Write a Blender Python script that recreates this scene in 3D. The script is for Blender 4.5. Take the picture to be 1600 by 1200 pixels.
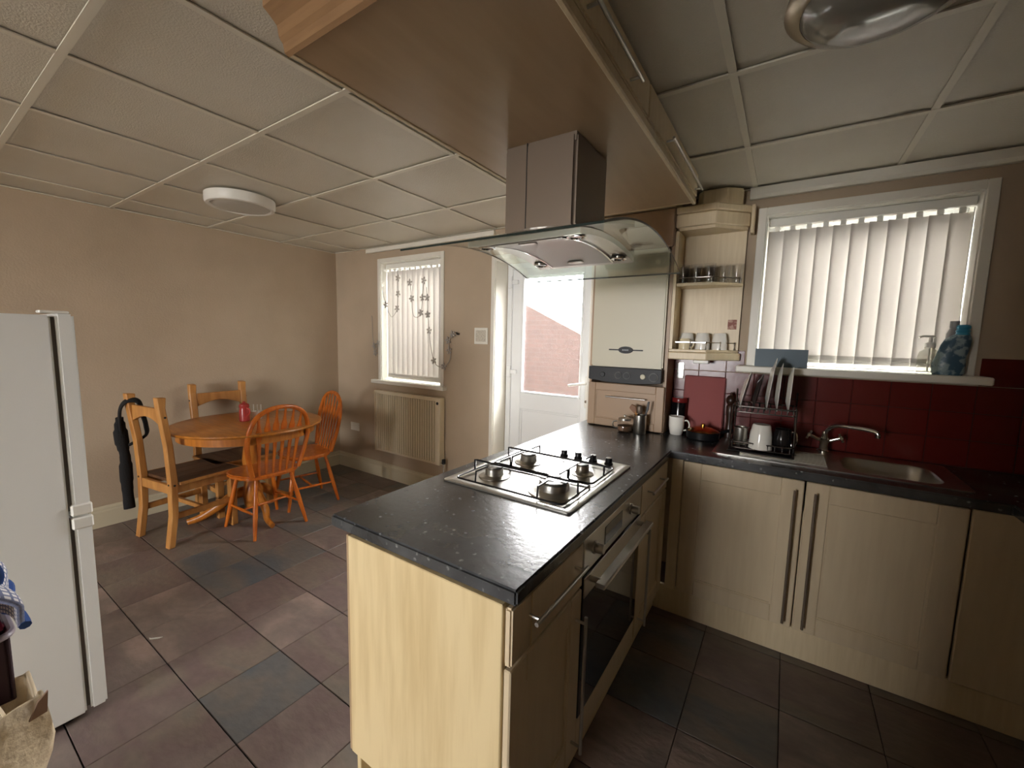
import bpy, bmesh, math, random
from math import pi, sin, cos, radians
from mathutils import Vector, Matrix
random.seed(7)
for o in list(bpy.data.objects): bpy.data.objects.remove(o)
SC = bpy.context.scene
COL = SC.collection

# ------------------------------------------------------------------ camera
def cam_basis(yaw=-0.581012, pit=0.108269, rol=0.02399):
    def ray(a, b):
        cr, sr = cos(rol), sin(rol)
        a, b = a*cr + b*sr, -a*sr + b*cr
        Y = cos(pit) - b*sin(pit); Z = -sin(pit) - b*cos(pit); X = a
        return Vector((X*cos(yaw) + Y*sin(yaw), -X*sin(yaw) + Y*cos(yaw), Z))
    f = ray(0, 0); r = ray(1, 0) - f; u = f - ray(0, 1)
    return r.normalized(), u.normalized(), f.normalized()
r_, u_, f_ = cam_basis()
cam = bpy.data.cameras.new('camera'); cam.sensor_width = 36; cam.lens = 648.18/1600*36
cam.clip_start = 0.02
camo = bpy.data.objects.new('camera', cam); COL.objects.link(camo)
M = Matrix(((r_.x, u_.x, -f_.x, 0), (r_.y, u_.y, -f_.y, 0), (r_.z, u_.z, -f_.z, 1.46883), (0, 0, 0, 1)))
camo.matrix_world = M
SC.camera = camo

# ------------------------------------------------------------------ world, daylight, exposure
W = bpy.data.worlds.new('overcast_sky'); SC.world = W; W.use_nodes = True
bg = W.node_tree.nodes['Background']
bg.inputs[0].default_value = (1.0, .99, .985, 1); bg.inputs[1].default_value = 25.0
SC.view_settings.view_transform = 'Standard'; SC.view_settings.look = 'None'
SC.view_settings.gamma = 1; SC.view_settings.use_curve_mapping = False
SC.view_settings.exposure = 0.9
def portal(name, cx, cy, cz, w, h, facing):
    l = bpy.data.lights.new(name, 'AREA'); l.shape = 'RECTANGLE'; l.size = w; l.size_y = h
    l.cycles.is_portal = True
    o = bpy.data.objects.new(name, l); COL.objects.link(o)
    o.location = (cx, cy, cz)
    o.rotation_euler = (-pi/2, 0, 0) if facing == '-y' else (pi/2, 0, 0)
portal('daylight_portal', -3.025, 3.06, 1.6, .84, 1.2, '-y')
portal('daylight_portal', -1.59, 3.06, 1.08, .84, 2.1, '-y')
portal('daylight_portal', .2725, 3.06, 1.775, .87, .9, '-y')
portal('daylight_portal', -1.56, -4.86, 1.5, 1.68, 1.3, '+y')

# ------------------------------------------------------------------ materials
def srgb(r, g, b):
    f = lambda c: (c/255/12.92) if c/255 <= .04045 else ((c/255+.055)/1.055)**2.4
    return (f(r), f(g), f(b), 1)
MATS = {}
def mat(name, col, rough=.5, metal=0, noise=None, bump=None, spec=.5, coords='Object', trans=0, ior=1.45, alpha=1, coat=0, emit=None):
    """noise=(scale, colour2, contrast_lo, contrast_hi, stretch xyz)  bump=(scale, strength, stretch)"""
    if name in MATS: return MATS[name]
    m = bpy.data.materials.new(name); m.use_nodes = True
    nt = m.node_tree; N = nt.nodes; L = nt.links; b = N['Principled BSDF']
    b.inputs['Base Color'].default_value = col; b.inputs['Roughness'].default_value = rough
    b.inputs['Metallic'].default_value = metal; b.inputs['Specular IOR Level'].default_value = spec
    b.inputs['Transmission Weight'].default_value = trans; b.inputs['IOR'].default_value = ior
    b.inputs['Coat Weight'].default_value = coat
    if noise or bump:
        tc = N.new('ShaderNodeTexCoord')
    def mp(st):
        v = N.new('ShaderNodeMapping'); v.inputs['Scale'].default_value = st
        L.new(tc.outputs[coords], v.inputs[0]); return v
    if noise:
        sc, c2, lo, hi, st = noise
        n = N.new('ShaderNodeTexNoise'); n.inputs['Scale'].default_value = sc; n.inputs['Detail'].default_value = 5
        L.new(mp(st).outputs[0], n.inputs[0])
        r = N.new('ShaderNodeValToRGB'); r.color_ramp.elements[0].position = lo; r.color_ramp.elements[1].position = hi
        r.color_ramp.elements[0].color = col; r.color_ramp.elements[1].color = c2
        L.new(n.outputs[0], r.inputs[0]); L.new(r.outputs[0], b.inputs['Base Color'])
    if bump:
        sc, s, st = bump
        n = N.new('ShaderNodeTexNoise'); n.inputs['Scale'].default_value = sc; n.inputs['Detail'].default_value = 4
        L.new(mp(st).outputs[0], n.inputs[0])
        bp = N.new('ShaderNodeBump'); bp.inputs['Strength'].default_value = s; bp.inputs['Distance'].default_value = .01
        L.new(n.outputs[0], bp.inputs['Height']); L.new(bp.outputs[0], b.inputs['Normal'])
    MATS[name] = m; return m

PAINT = mat('taupe_wall_paint', srgb(186, 168, 145), .75, bump=(90, .12, (1, 1, 1)), noise=(3, srgb(179, 161, 138), .3, .7, (1, 1, 1)))
WHITEPAINT = mat('white_gloss_paint', srgb(232, 228, 216), .35)
SKIRT = mat('cream_skirting_paint', srgb(205, 196, 170), .4)
UPVC = mat('white_upvc', srgb(238, 240, 240), .25)
CEILT = mat('ceiling_tile_face', srgb(220, 214, 199), .36, bump=(160, .25, (1, 1, 1)), noise=(2.0, srgb(212, 205, 188), .35, .7, (1, 1, 1)))
TEE = mat('ceiling_tee_white', srgb(228, 222, 205), .4)
VOID = mat('ceiling_void_grey', srgb(120, 112, 100), .9)
CREAM = mat('cream_maple_foil', srgb(226, 208, 174), .38, noise=(7, srgb(215, 195, 158), .3, .75, (9, 9, .7)), bump=(60, .04, (6, 6, .5)))
CREAMP = mat('maple_end_panel', srgb(222, 201, 156), .42, noise=(5, srgb(198, 173, 126), .42, .8, (5, 5, .45)))
DOORC = mat('cream_cabinet_door', srgb(219, 201, 170), .32, noise=(6, srgb(211, 192, 160), .3, .75, (7, 7, .7)))
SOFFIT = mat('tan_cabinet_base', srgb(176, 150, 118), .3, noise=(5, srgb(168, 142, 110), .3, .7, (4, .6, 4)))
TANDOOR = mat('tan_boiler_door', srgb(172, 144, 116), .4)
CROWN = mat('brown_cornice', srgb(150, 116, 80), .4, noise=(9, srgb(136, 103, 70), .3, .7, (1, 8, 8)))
STEEL = mat('brushed_steel', srgb(196, 194, 188), .28, 1, bump=(220, .03, (1, 1, 12)))
STEELD = mat('dark_brushed_steel', srgb(120, 106, 92), .45, .45)
CHROME = mat('chrome', srgb(220, 220, 218), .08, 1)
BLACK = mat('black_plastic', srgb(20, 20, 22), .35)
BLACKG = mat('black_glass', srgb(10, 11, 13), .05, coat=.5)
IRON = mat('black_enamel_wire', srgb(18, 18, 20), .3)
WHITEP = mat('white_plastic', srgb(235, 233, 225), .35)
FRIDGE = mat('white_fridge_enamel', srgb(238, 239, 236), .35, bump=(260, .04, (1, 1, 1)))
CERAM = mat('white_glazed_ceramic', srgb(238, 235, 226), .12)
GASKET = mat('grey_gasket', srgb(105, 98, 90), .7)
RADW = mat('cream_radiator_enamel', srgb(222, 210, 184), .35)
PINE = mat('waxed_pine', srgb(196, 140, 76), .4, noise=(6, srgb(160, 104, 50), .35, .75, (4, 4, .6)), bump=(40, .05, (4, 4, .5)))
PINESEAT = mat('worn_dark_pine_seat', srgb(96, 66, 42), .5, noise=(6, srgb(70, 46, 30), .35, .75, (6, .7, 6)))
OAK = mat('honey_oak_tabletop', srgb(186, 118, 42), .28, noise=(8, srgb(150, 88, 28), .35, .75, (.7, 6, 6)))
OAKP = mat('honey_oak_turned', srgb(190, 118, 44), .32, noise=(8, srgb(158, 92, 30), .35, .75, (5, 5, .6)))
WINDS = mat('orange_lacquered_wood', srgb(206, 112, 34), .24, noise=(8, srgb(176, 84, 20), .35, .75, (5, 5, .7)), coat=.3)
REDTILE = mat('dark_red_glazed_tile', srgb(100, 24, 18), .24, noise=(4, srgb(92, 20, 15), .3, .7, (1, 1, 1)), bump=(14, .10, (1, 1, 1)))
REDBOARD = mat('bright_red_board', srgb(128, 30, 20), .55)
GROUT = mat('dark_grout', srgb(70, 30, 26), .8)
CLOTHBLK = mat('black_cloth', srgb(18, 17, 18), .85, bump=(120, .3, (1, 1, 1)))
CANVAS = mat('cream_canvas', srgb(222, 206, 178), .85, bump=(60, .4, (1, 1, 1)), noise=(5, srgb(206, 188, 160), .35, .7, (1, 1, 1)))
CANVASB = mat('brown_canvas_lining', srgb(150, 122, 104), .85)
CRIMSON = mat('crimson_cloth', srgb(120, 28, 52), .8, bump=(50, .5, (1, 1, 1)))
NAVY = mat('navy_trim', srgb(52, 84, 150), .7)
DARKPL = mat('dark_purple_plastic', srgb(58, 40, 48), .4)
GREYBOX = mat('slate_blue_tray', srgb(96, 112, 122), .5)
BOILERW = mat('boiler_white_casing', srgb(214, 208, 186), .4)
BOILERB = mat('boiler_black_fascia', srgb(30, 31, 34), .5)
PINKRED = mat('rose_red_enamel', srgb(168, 60, 56), .22)
BRASS = mat('polished_brass', srgb(210, 180, 110), .2, 1)
MULTI = mat('bottle_teal_print', srgb(70, 100, 120), .3, noise=(26, srgb(150, 170, 176), .48, .56, (1, 1, 1)))
BLUECAP = mat('bottle_blue_cap', srgb(52, 138, 170), .3)
GREYCAP = mat('bottle_grey_cap', srgb(150, 150, 152), .4)
DIFF = mat('lamp_grey_diffuser', srgb(190, 186, 176), .45)
PAVE = mat('concrete_paving', srgb(120, 116, 110), .8)
BRICK = None

def glass_mat(name, tint, trans=.9, rough=.02, transl=0):
    m = bpy.data.materials.new(name); m.use_nodes = True
    nt = m.node_tree; N = nt.nodes; L = nt.links; N.remove(N['Principled BSDF'])
    out = N['Material Output']
    t = N.new('ShaderNodeBsdfTransparent'); t.inputs[0].default_value = tint
    g = N.new('ShaderNodeBsdfGlossy'); g.inputs['Roughness'].default_value = rough
    g.inputs[0].default_value = (1, 1, 1, 1)
    fr = N.new('ShaderNodeFresnel'); geo = N.new('ShaderNodeNewGeometry')
    mi = N.new('ShaderNodeMapRange'); mi.inputs['To Min'].default_value = 1.45; mi.inputs['To Max'].default_value = 1/1.45
    L.new(geo.outputs['Backfacing'], mi.inputs['Value']); L.new(mi.outputs[0], fr.inputs[0])
    mx = N.new('ShaderNodeMixShader')
    L.new(fr.outputs[0], mx.inputs[0]); L.new(g.outputs[0], mx.inputs[2])
    src = t.outputs[0]
    if transl:
        tl = N.new('ShaderNodeBsdfTranslucent'); tl.inputs[0].default_value = tint
        ns = N.new('ShaderNodeTexNoise'); ns.inputs['Scale'].default_value = 55; ns.inputs['Detail'].default_value = 3
        tc = N.new('ShaderNodeTexCoord'); L.new(tc.outputs['Object'], ns.inputs[0])
        mr = N.new('ShaderNodeMapRange'); mr.inputs['From Min'].default_value = .35; mr.inputs['From Max'].default_value = .65
        mr.inputs['To Min'].default_value = transl*.6; mr.inputs['To Max'].default_value = transl*1.4
        L.new(ns.outputs[0], mr.inputs['Value'])
        m2 = N.new('ShaderNodeMixShader'); L.new(mr.outputs[0], m2.inputs[0])
        L.new(t.outputs[0], m2.inputs[1]); L.new(tl.outputs[0], m2.inputs[2])
        src = m2.outputs[0]
    L.new(src, mx.inputs[1]); L.new(mx.outputs[0], out.inputs[0])
    return m
WGLASS = glass_mat('window_glass', (.93, .95, .95, 1))
OBSC = glass_mat('obscured_door_glass', (.98, .98, .98, 1), transl=.008, rough=.15)
HOODG = glass_mat('green_tinted_hood_glass', (.90, .95, .92, 1), rough=.03)
GEDGE = mat('dark_green_glass_edge', srgb(34, 44, 40), .15)
CLEARG = glass_mat('clear_tumbler_glass', (.97, .97, .97, 1), rough=.03)
PUMPG = glass_mat('clear_soap_bottle', (.80, .80, .76, 1), rough=.05)
LAMPG = glass_mat('smoked_lamp_glass', (.70, .72, .72, 1), rough=.08)

def slat_mat():
    m = bpy.data.materials.new('cream_blind_fabric'); m.use_nodes = True
    nt = m.node_tree; N = nt.nodes; L = nt.links; N.remove(N['Principled BSDF'])
    d = N.new('ShaderNodeBsdfDiffuse'); t = N.new('ShaderNodeBsdfTranslucent'); tr = N.new('ShaderNodeBsdfTransparent')
    d.inputs[0].default_value = srgb(232, 229, 224); t.inputs[0].default_value = srgb(192, 186, 180)
    a = N.new('ShaderNodeMixShader'); a.inputs[0].default_value = .35
    b = N.new('ShaderNodeMixShader'); b.inputs[0].default_value = .02
    L.new(d.outputs[0], a.inputs[1]); L.new(t.outputs[0], a.inputs[2])
    L.new(a.outputs[0], b.inputs[1]); L.new(tr.outputs[0], b.inputs[2])
    L.new(b.outputs[0], N['Material Output'].inputs[0])
    return m
SLAT = slat_mat()

def worktop_mat():
    m = bpy.data.materials.new('black_slate_laminate'); m.use_nodes = True
    nt = m.node_tree; N = nt.nodes; L = nt.links; b = N['Principled BSDF']
    tc = N.new('ShaderNodeTexCoord')
    n1 = N.new('ShaderNodeTexNoise'); n1.inputs['Scale'].default_value = 6; n1.inputs['Detail'].default_value = 8
    n2 = N.new('ShaderNodeTexVoronoi'); n2.inputs['Scale'].default_value = 34; n2.inputs['Randomness'].default_value = 1
    n3 = N.new('ShaderNodeTexNoise'); n3.inputs['Scale'].default_value = 55; n3.inputs['Detail'].default_value = 6
    for n in (n1, n2, n3): L.new(tc.outputs['Object'], n.inputs['Vector'])
    r1 = N.new('ShaderNodeValToRGB'); r1.color_ramp.elements[0].color = srgb(30, 31, 33); r1.color_ramp.elements[1].color = srgb(78, 80, 82)
    r1.color_ramp.elements[0].position = .35; r1.color_ramp.elements[1].position = .75
    L.new(n1.outputs[0], r1.inputs[0])
    r2 = N.new('ShaderNodeValToRGB'); r2.color_ramp.elements[0].color = (1, 1, 1, 1); r2.color_ramp.elements[1].color = (0, 0, 0, 1)
    r2.color_ramp.elements[0].position = .10; r2.color_ramp.elements[1].position = .24
    L.new(n2.outputs['Distance'], r2.inputs[0])
    mul = N.new('ShaderNodeMath'); mul.operation = 'MULTIPLY'
    r3 = N.new('ShaderNodeValToRGB'); r3.color_ramp.elements[0].position = .44; r3.color_ramp.elements[1].position = .6
    L.new(n3.outputs[0], r3.inputs[0]); L.new(r2.outputs[0], mul.inputs[0]); L.new(r3.outputs[0], mul.inputs[1])
    mx = N.new('ShaderNodeMixRGB'); mx.inputs[2].default_value = srgb(138, 140, 140)
    L.new(mul.outputs[0], mx.inputs[0]); L.new(r1.outputs[0], mx.inputs[1]); L.new(mx.outputs[0], b.inputs['Base Color'])
    b.inputs['Roughness'].default_value = .26; b.inputs['Specular IOR Level'].default_value = .8
    bp = N.new('ShaderNodeBump'); bp.inputs['Strength'].default_value = .07; bp.inputs['Distance'].default_value = .01
    L.new(n3.outputs[0], bp.inputs['Height']); L.new(bp.outputs[0], b.inputs['Normal'])
    return m
SLATE = worktop_mat()

def floor_mat():
    m = bpy.data.materials.new('slate_effect_floor_tile'); m.use_nodes = True
    nt = m.node_tree; N = nt.nodes; L = nt.links; b = N['Principled BSDF']
    g = N.new('ShaderNodeNewGeometry'); oi = N.new('ShaderNodeObjectInfo')
    mp = N.new('ShaderNodeMapping'); mp.inputs['Scale'].default_value = (1.0, 1.8, 1)
    L.new(g.outputs['Position'], mp.inputs[0])
    off = N.new('ShaderNodeVectorMath'); off.operation = 'ADD'
    sc = N.new('ShaderNodeVectorMath'); sc.operation = 'SCALE'; sc.inputs['Scale'].default_value = 7
    cmb = N.new('ShaderNodeCombineXYZ'); L.new(oi.outputs['Random'], cmb.inputs[0]); L.new(oi.outputs['Random'], cmb.inputs[1])
    L.new(cmb.outputs[0], sc.inputs[0]); L.new(mp.outputs[0], off.inputs[0]); L.new(sc.outputs[0], off.inputs[1])
    n1 = N.new('ShaderNodeTexNoise'); n1.inputs['Scale'].default_value = 2.6; n1.inputs['Detail'].default_value = 6; n1.inputs['Distortion'].default_value = .6
    n2 = N.new('ShaderNodeTexNoise'); n2.inputs['Scale'].default_value = 22; n2.inputs['Detail'].default_value = 6
    L.new(off.outputs[0], n1.inputs[0]); L.new(off.outputs[0], n2.inputs[0])
    ad = N.new('ShaderNodeMath'); ad.operation = 'MULTIPLY_ADD'; ad.inputs[1].default_value = .36; 
    L.new(oi.outputs['Random'], ad.inputs[0])
    s2 = N.new('ShaderNodeMath'); s2.operation = 'MULTIPLY'; s2.inputs[1].default_value = .64
    L.new(n1.outputs[0], s2.inputs[0]); L.new(s2.outputs[0], ad.inputs[2])
    r = N.new('ShaderNodeValToRGB'); e = r.color_ramp.elements
    e[0].position = .22; e[0].color = srgb(92, 100, 106)
    e[1].position = .75; e[1].color = srgb(162, 140, 130)
    for p, c in ((.36, (112, 108, 104)), (.46, (130, 118, 106)), (.56, (120, 102, 98)), (.66, (134, 120, 112))):
        x = e.new(p); x.color = srgb(*c)
    L.new(ad.outputs[0], r.inputs[0])
    mx = N.new('ShaderNodeMixRGB'); mx.blend_type = 'MULTIPLY'; mx.inputs[0].default_value = .35
    L.new(r.outputs[0], mx.inputs[1]); L.new(n2.outputs[0], mx.inputs[2])
    L.new(mx.outputs[0], b.inputs['Base Color'])
    b.inputs['Roughness'].default_value = .42
    bp = N.new('ShaderNodeBump'); bp.inputs['Strength'].default_value = .22; bp.inputs['Distance'].default_value = .012
    L.new(n2.outputs[0], bp.inputs['Height']); L.new(bp.outputs[0], b.inputs['Normal'])
    return m
FLOORM = floor_mat()
FGROUT = mat('floor_joint_dark', srgb(34, 30, 28), .8)

def brick_mat():
    m = bpy.data.materials.new('red_brickwork'); m.use_nodes = True
    nt = m.node_tree; N = nt.nodes; L = nt.links; b = N['Principled BSDF']
    tc = N.new('ShaderNodeTexCoord'); mp = N.new('ShaderNodeMapping'); mp.inputs['Rotation'].default_value = (pi/2, 0, 0)
    br = N.new('ShaderNodeTexBrick'); br.inputs['Scale'].default_value = 4.4
    br.inputs['Color1'].default_value = srgb(70, 50, 45); br.inputs['Color2'].default_value = srgb(78, 56, 50)
    br.inputs['Mortar'].default_value = srgb(76, 63, 58)
    L.new(tc.outputs['Object'], mp.inputs[0]); L.new(mp.outputs[0], br.inputs[0]); L.new(br.outputs[0], b.inputs['Base Color'])
    b.inputs['Roughness'].default_value = .85
    return m
BRICK = brick_mat()

def check_mat():
    m = bpy.data.materials.new('blue_white_check_cloth'); m.use_nodes = True
    nt = m.node_tree; N = nt.nodes; L = nt.links; b = N['Principled BSDF']
    tc = N.new('ShaderNodeTexCoord'); sep = N.new('ShaderNodeSeparateXYZ'); L.new(tc.outputs['UV'], sep.inputs[0])
    def stripe(sock, k):
        a = N.new('ShaderNodeMath'); a.operation = 'MULTIPLY'; a.inputs[1].default_value = k; L.new(sock, a.inputs[0])
        f = N.new('ShaderNodeMath'); f.operation = 'FRACT'; L.new(a.outputs[0], f.inputs[0])
        g = N.new('ShaderNodeMath'); g.operation = 'LESS_THAN'; g.inputs[1].default_value = .35; L.new(f.outputs[0], g.inputs[0])
        return g.outputs[0]
    ad = N.new('ShaderNodeMath'); ad.operation = 'MAXIMUM'
    L.new(stripe(sep.outputs[0], 20), ad.inputs[0]); L.new(stripe(sep.outputs[1], 20), ad.inputs[1])
    mx = N.new('ShaderNodeMixRGB'); mx.inputs[1].default_value = srgb(228, 226, 228); mx.inputs[2].default_value = srgb(120, 128, 160)
    L.new(ad.outputs[0], mx.inputs[0]); L.new(mx.outputs[0], b.inputs['Base Color']); b.inputs['Roughness'].default_value = .85
    return m
CHECK = check_mat()

# ------------------------------------------------------------------ helpers
def new(): return bmesh.new()
def box(bm, x0, x1, y0, y1, z0, z1):
    vs = [bm.verts.new((x, y, z)) for x in (x0, x1) for y in (y0, y1) for z in (z0, z1)]
    for q in ((0, 1, 3, 2), (4, 6, 7, 5), (0, 4, 5, 1), (2, 3, 7, 6), (0, 2, 6, 4), (1, 5, 7, 3)):
        bm.faces.new([vs[i] for i in q])
    return bm
def B(x0, x1, y0, y1, z0, z1): return box(new(), x0, x1, y0, y1, z0, z1)
def prism(bm, pts, axis, a, b):
    """polygon pts in the two other axes, extruded along axis from a to b"""
    def P(p, t):
        if axis == 'x': return (t, p[0], p[1])
        if axis == 'y': return (p[0], t, p[1])
        return (p[0], p[1], t)
    v0 = [bm.verts.new(P(p, a)) for p in pts]; v1 = [bm.verts.new(P(p, b)) for p in pts]
    n = len(pts)
    bm.faces.new(v0); bm.faces.new(v1[::-1])
    for i in range(n): bm.faces.new((v0[i], v1[i], v1[(i+1) % n], v0[(i+1) % n]))
    return bm
def lathe(bm, prof, c=(0, 0, 0), seg=24, axis='z'):
    """prof: list of (r, h)"""
    rings = []
    for r, h in prof:
        ring = []
        if r < 1e-6:
            p = (0, 0, h); ring = [bm.verts.new(_ax(p, c, axis))]
        else:
            for i in range(seg):
                t = 2*pi*i/seg; ring.append(bm.verts.new(_ax((r*cos(t), r*sin(t), h), c, axis)))
        rings.append(ring)
    for a, b in zip(rings, rings[1:]):
        if len(a) == 1 and len(b) == 1: continue
        for i in range(seg):
            j = (i+1) % seg
            if len(a) == 1: bm.faces.new((a[0], b[i], b[j]))
            elif len(b) == 1: bm.faces.new((a[i], b[0], a[j]))
            else: bm.faces.new((a[i], b[i], b[j], a[j]))
    if len(rings[0]) > 1: bm.faces.new(rings[0])
    if len(rings[-1]) > 1: bm.faces.new(rings[-1][::-1])
    return bm
def _ax(p, c, axis):
    x, y, z = p
    if axis == 'x': x, y, z = z, x, y
    elif axis == 'y': x, y, z = x, z, y
    return (x+c[0], y+c[1], z+c[2])
def cyl(bm, c, r, h, seg=20, axis='z'): return lathe(bm, [(r, 0), (r, h)], c, seg, axis)
def tube(bm, pts, r, seg=8, closed=False, flat=None):
    pts = [Vector(p) for p in pts]; n = len(pts)
    rr = r if isinstance(r, (list, tuple)) else [r]*n
    rings = []; up = None
    for i, p in enumerate(pts):
        if closed: t = pts[(i+1) % n] - pts[i-1]
        else: t = pts[min(i+1, n-1)] - pts[max(i-1, 0)]
        t.normalize()
        if up is None:
            a = Vector((0, 0, 1)) if abs(t.z) < .9 else Vector((1, 0, 0))
            up = (a - t*a.dot(t)).normalized()
        else:
            up = (up - t*up.dot(t)).normalized()
        s = t.cross(up)
        rings.append([bm.verts.new(p + (up*cos(2*pi*k/seg)*(flat[0] if flat else 1) + s*sin(2*pi*k/seg)*(flat[1] if flat else 1))*rr[i]) for k in range(seg)])
    rng = range(n) if closed else range(n-1)
    for i in rng:
        a, b = rings[i], rings[(i+1) % n]
        for k in range(seg):
            bm.faces.new((a[k], a[(k+1) % seg], b[(k+1) % seg], b[k]))
    if not closed:
        bm.faces.new(rings[0][::-1]); bm.faces.new(rings[-1])
    return bm
def arc(cx, cy, r, a0, a1, n): return [(cx + r*cos(a0+(a1-a0)*i/n), cy + r*sin(a0+(a1-a0)*i/n)) for i in range(n+1)]
def rrect(x0, x1, y0, y1, r, n=5):
    return arc(x1-r, y1-r, r, 0, pi/2, n) + arc(x0+r, y1-r, r, pi/2, pi, n) + arc(x0+r, y0+r, r, pi, 1.5*pi, n) + arc(x1-r, y0+r, r, 1.5*pi, 2*pi, n)
def spline(P, n=8):
    P = [Vector(p) for p in P]; out = []
    Q = [P[0]] + P + [P[-1]]
    for i in range(1, len(Q)-2):
        p0, p1, p2, p3 = Q[i-1:i+3]
        for k in range(n):
            t = k/n
            out.append(.5*((2*p1) + (p2-p0)*t + (2*p0-5*p1+4*p2-p3)*t*t + (3*p1-p0-3*p2+p3)*t**3))
    out.append(P[-1]); return out

def obj(name, bm, m, parent=None, bevel=0, smooth=False, seg=1, world=True):
    bmesh.ops.recalc_face_normals(bm, faces=bm.faces)
    if bevel:
        es = [e for e in bm.edges if len(e.link_faces) == 2 and e.calc_face_angle(0) > .6]
        bmesh.ops.bevel(bm, geom=es, offset=bevel, segments=seg, affect='EDGES', clamp_overlap=True)
    me = bpy.data.meshes.new(name); bm.to_mesh(me); bm.free()
    me.materials.append(m)
    if smooth:
        for p in me.polygons: p.use_smooth = True
        try: me.set_sharp_from_angle(angle=radians(40))
        except Exception: pass
    o = bpy.data.objects.new(name, me); COL.objects.link(o)
    if parent is not None:
        o.parent = parent
        if world: o.matrix_parent_inverse = mworld(parent).inverted()
    return o
def mworld(o):
    m = Matrix.LocRotScale(o.location, o.rotation_euler, o.scale)
    if o.parent: m = mworld(o.parent) @ o.matrix_parent_inverse @ m
    return m
def tag(o, label, cat, group=None):
    o['label'] = label; o['category'] = cat
    if group: o['group'] = group
    return o
def thing(name, label, cat, loc=(0, 0, 0), rz=0, group=None):
    o = bpy.data.objects.new(name, None); COL.objects.link(o); o.empty_display_size = .05
    o.location = loc; o.rotation_euler = (0, 0, rz)
    return tag(o, label, cat, group)
def struct(name, bm, m, bevel=0, **k):
    o = obj(name, bm, m, None, bevel, **k); o['kind'] = 'structure'; return o
def sroot(name, loc=(0, 0, 0)):
    o = bpy.data.objects.new(name, None); COL.objects.link(o); o.location = loc; o['kind'] = 'structure'; return o
def inst(src, name, parent, loc=(0, 0, 0), rot=(0, 0, 0)):
    """a piece that shares src's mesh; loc is a world place"""
    c = src.copy(); c.name = name; COL.objects.link(c); c.parent = parent
    c.matrix_parent_inverse = mworld(parent).inverted() if parent else Matrix()
    c.location = loc; c.rotation_euler = rot; return c
def copy_tree(o, parent=None):
    c = o.copy(); COL.objects.link(c); c.parent = parent
    for ch in list(o.children): copy_tree(ch, c)
    return c

# ------------------------------------------------------------------ room shell
XL, XR, YB, YF, ZC = -4.17, 1.40, 2.80, -4.6, 2.342
floor = struct('floor', B(XL-.2, XR+.2, YF-.2, YB+.25, -.06, -.0065), FGROUT)
P = .325
full = {}
for i in range(-9, 10):
    for j in range(-9, 8):
        x0, y0 = -1.535 + i*P, .592 + j*P
        a0, a1 = max(x0+.0012, XL), min(x0+P-.0012, XR); b0, b1 = max(y0+.0022, -2.2), min(y0+P-.0022, YB)
        if a1-a0 < .02 or b1-b0 < .02: continue
        if a0 > -.58 and b1 < -.6: continue
        key = (round(a1-a0, 4), round(b1-b0, 4))
        if key not in full:
            w, h = key
            full[key] = obj('floor_tile', B(-w/2, w/2, -h/2, h/2, -.0065, 0), FLOORM, floor, bevel=.0016)
            o = full[key]
        else:
            o = full[key].copy(); COL.objects.link(o)
        o.location = ((a0+a1)/2, (b0+b1)/2, random.uniform(-.0004, .0004))

ceiling = struct('ceiling', B(XL-.1, XR+.1, YF-.1, YB+.1, ZC+.06, ZC+.1), VOID)
xs = [XL] + [-1.416 + .6*k for k in range(-4, 5)] + [XR]; ys = [YF] + [.39 + .605*k for k in range(-8, 4)] + [YB]
cache = {}
for i in range(len(xs)-1):
    for j in range(len(ys)-1):
        a0, a1, b0, b1 = xs[i]+.004, xs[i+1]-.004, ys[j]+.004, ys[j+1]-.004
        if a1-a0 < .02 or b1-b0 < .02: continue
        key = (round(a1-a0, 4), round(b1-b0, 4))
        if key not in cache:
            w, h = key
            o = cache[key] = obj('ceiling_tile', B(-w/2, w/2, -h/2, h/2, 0, .012), CEILT, ceiling, bevel=.002)
        else:
            o = cache[key].copy(); COL.objects.link(o)
        o.location = ((a0+a1)/2, (b0+b1)/2, ZC+.008)
        o.rotation_euler = (random.uniform(-.0035, .0035), random.uniform(-.0035, .0035), 0)
for x in xs[1:-1]: obj('ceiling_tee', B(x-.012, x+.012, YF, YB, ZC-.001, ZC+.003), TEE, ceiling)
for y in ys[1:-1]: obj('ceiling_tee', B(XL, XR, y-.012, y+.012, ZC-.002, ZC+.003), TEE, ceiling)
obj('ceiling_tee', B(XL, XL+.02, YF, YB, ZC-.002, ZC+.003), TEE, ceiling)
obj('ceiling_tee', B(XL, XR, YB-.02, YB, ZC-.002, ZC+.003), TEE, ceiling)

YO = YB+.25
struct('wall_left', B(XL-.2, XL, YF-.2, YO, -.06, ZC+.06), PAINT)
struct('wall_right', B(XR, XR+.2, YF-.2, YO, -.06, ZC+.06), PAINT)
DW = (-3.43, -2.62, 1.02, 2.185); DD = (-2.02, -1.18, 0, 2.10); KW = (-.150, .695, 1.345, 2.19)
bm = new(); H = ZC+.1
for x0, x1 in ((XL, DW[0]), (DW[1], DD[0]), (DD[1], KW[0]), (KW[1], XR)): box(bm, x0, x1, YB, YO, -.06, H)
for w in (DW, KW): box(bm, w[0], w[1], YB, YO, -.06, w[2]); box(bm, w[0], w[1], YB, YO, w[3], H)
box(bm, DD[0], DD[1], YB, YO, DD[3], H); box(bm, DD[0], DD[1], YB, YO, -.06, 0)
wall_back = struct('wall_back', bm, PAINT)
RW = (-2.4, -.72, .85, 2.15)
bm = new()
box(bm, XL, RW[0], YF-.2, YF, -.06, H); box(bm, RW[1], XR, YF-.2, YF, -.06, H)
box(bm, RW[0], RW[1], YF-.2, YF, -.06, RW[2]); box(bm, RW[0], RW[1], YF-.2, YF, RW[3], H)
struct('wall_front', bm, PAINT)
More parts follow.
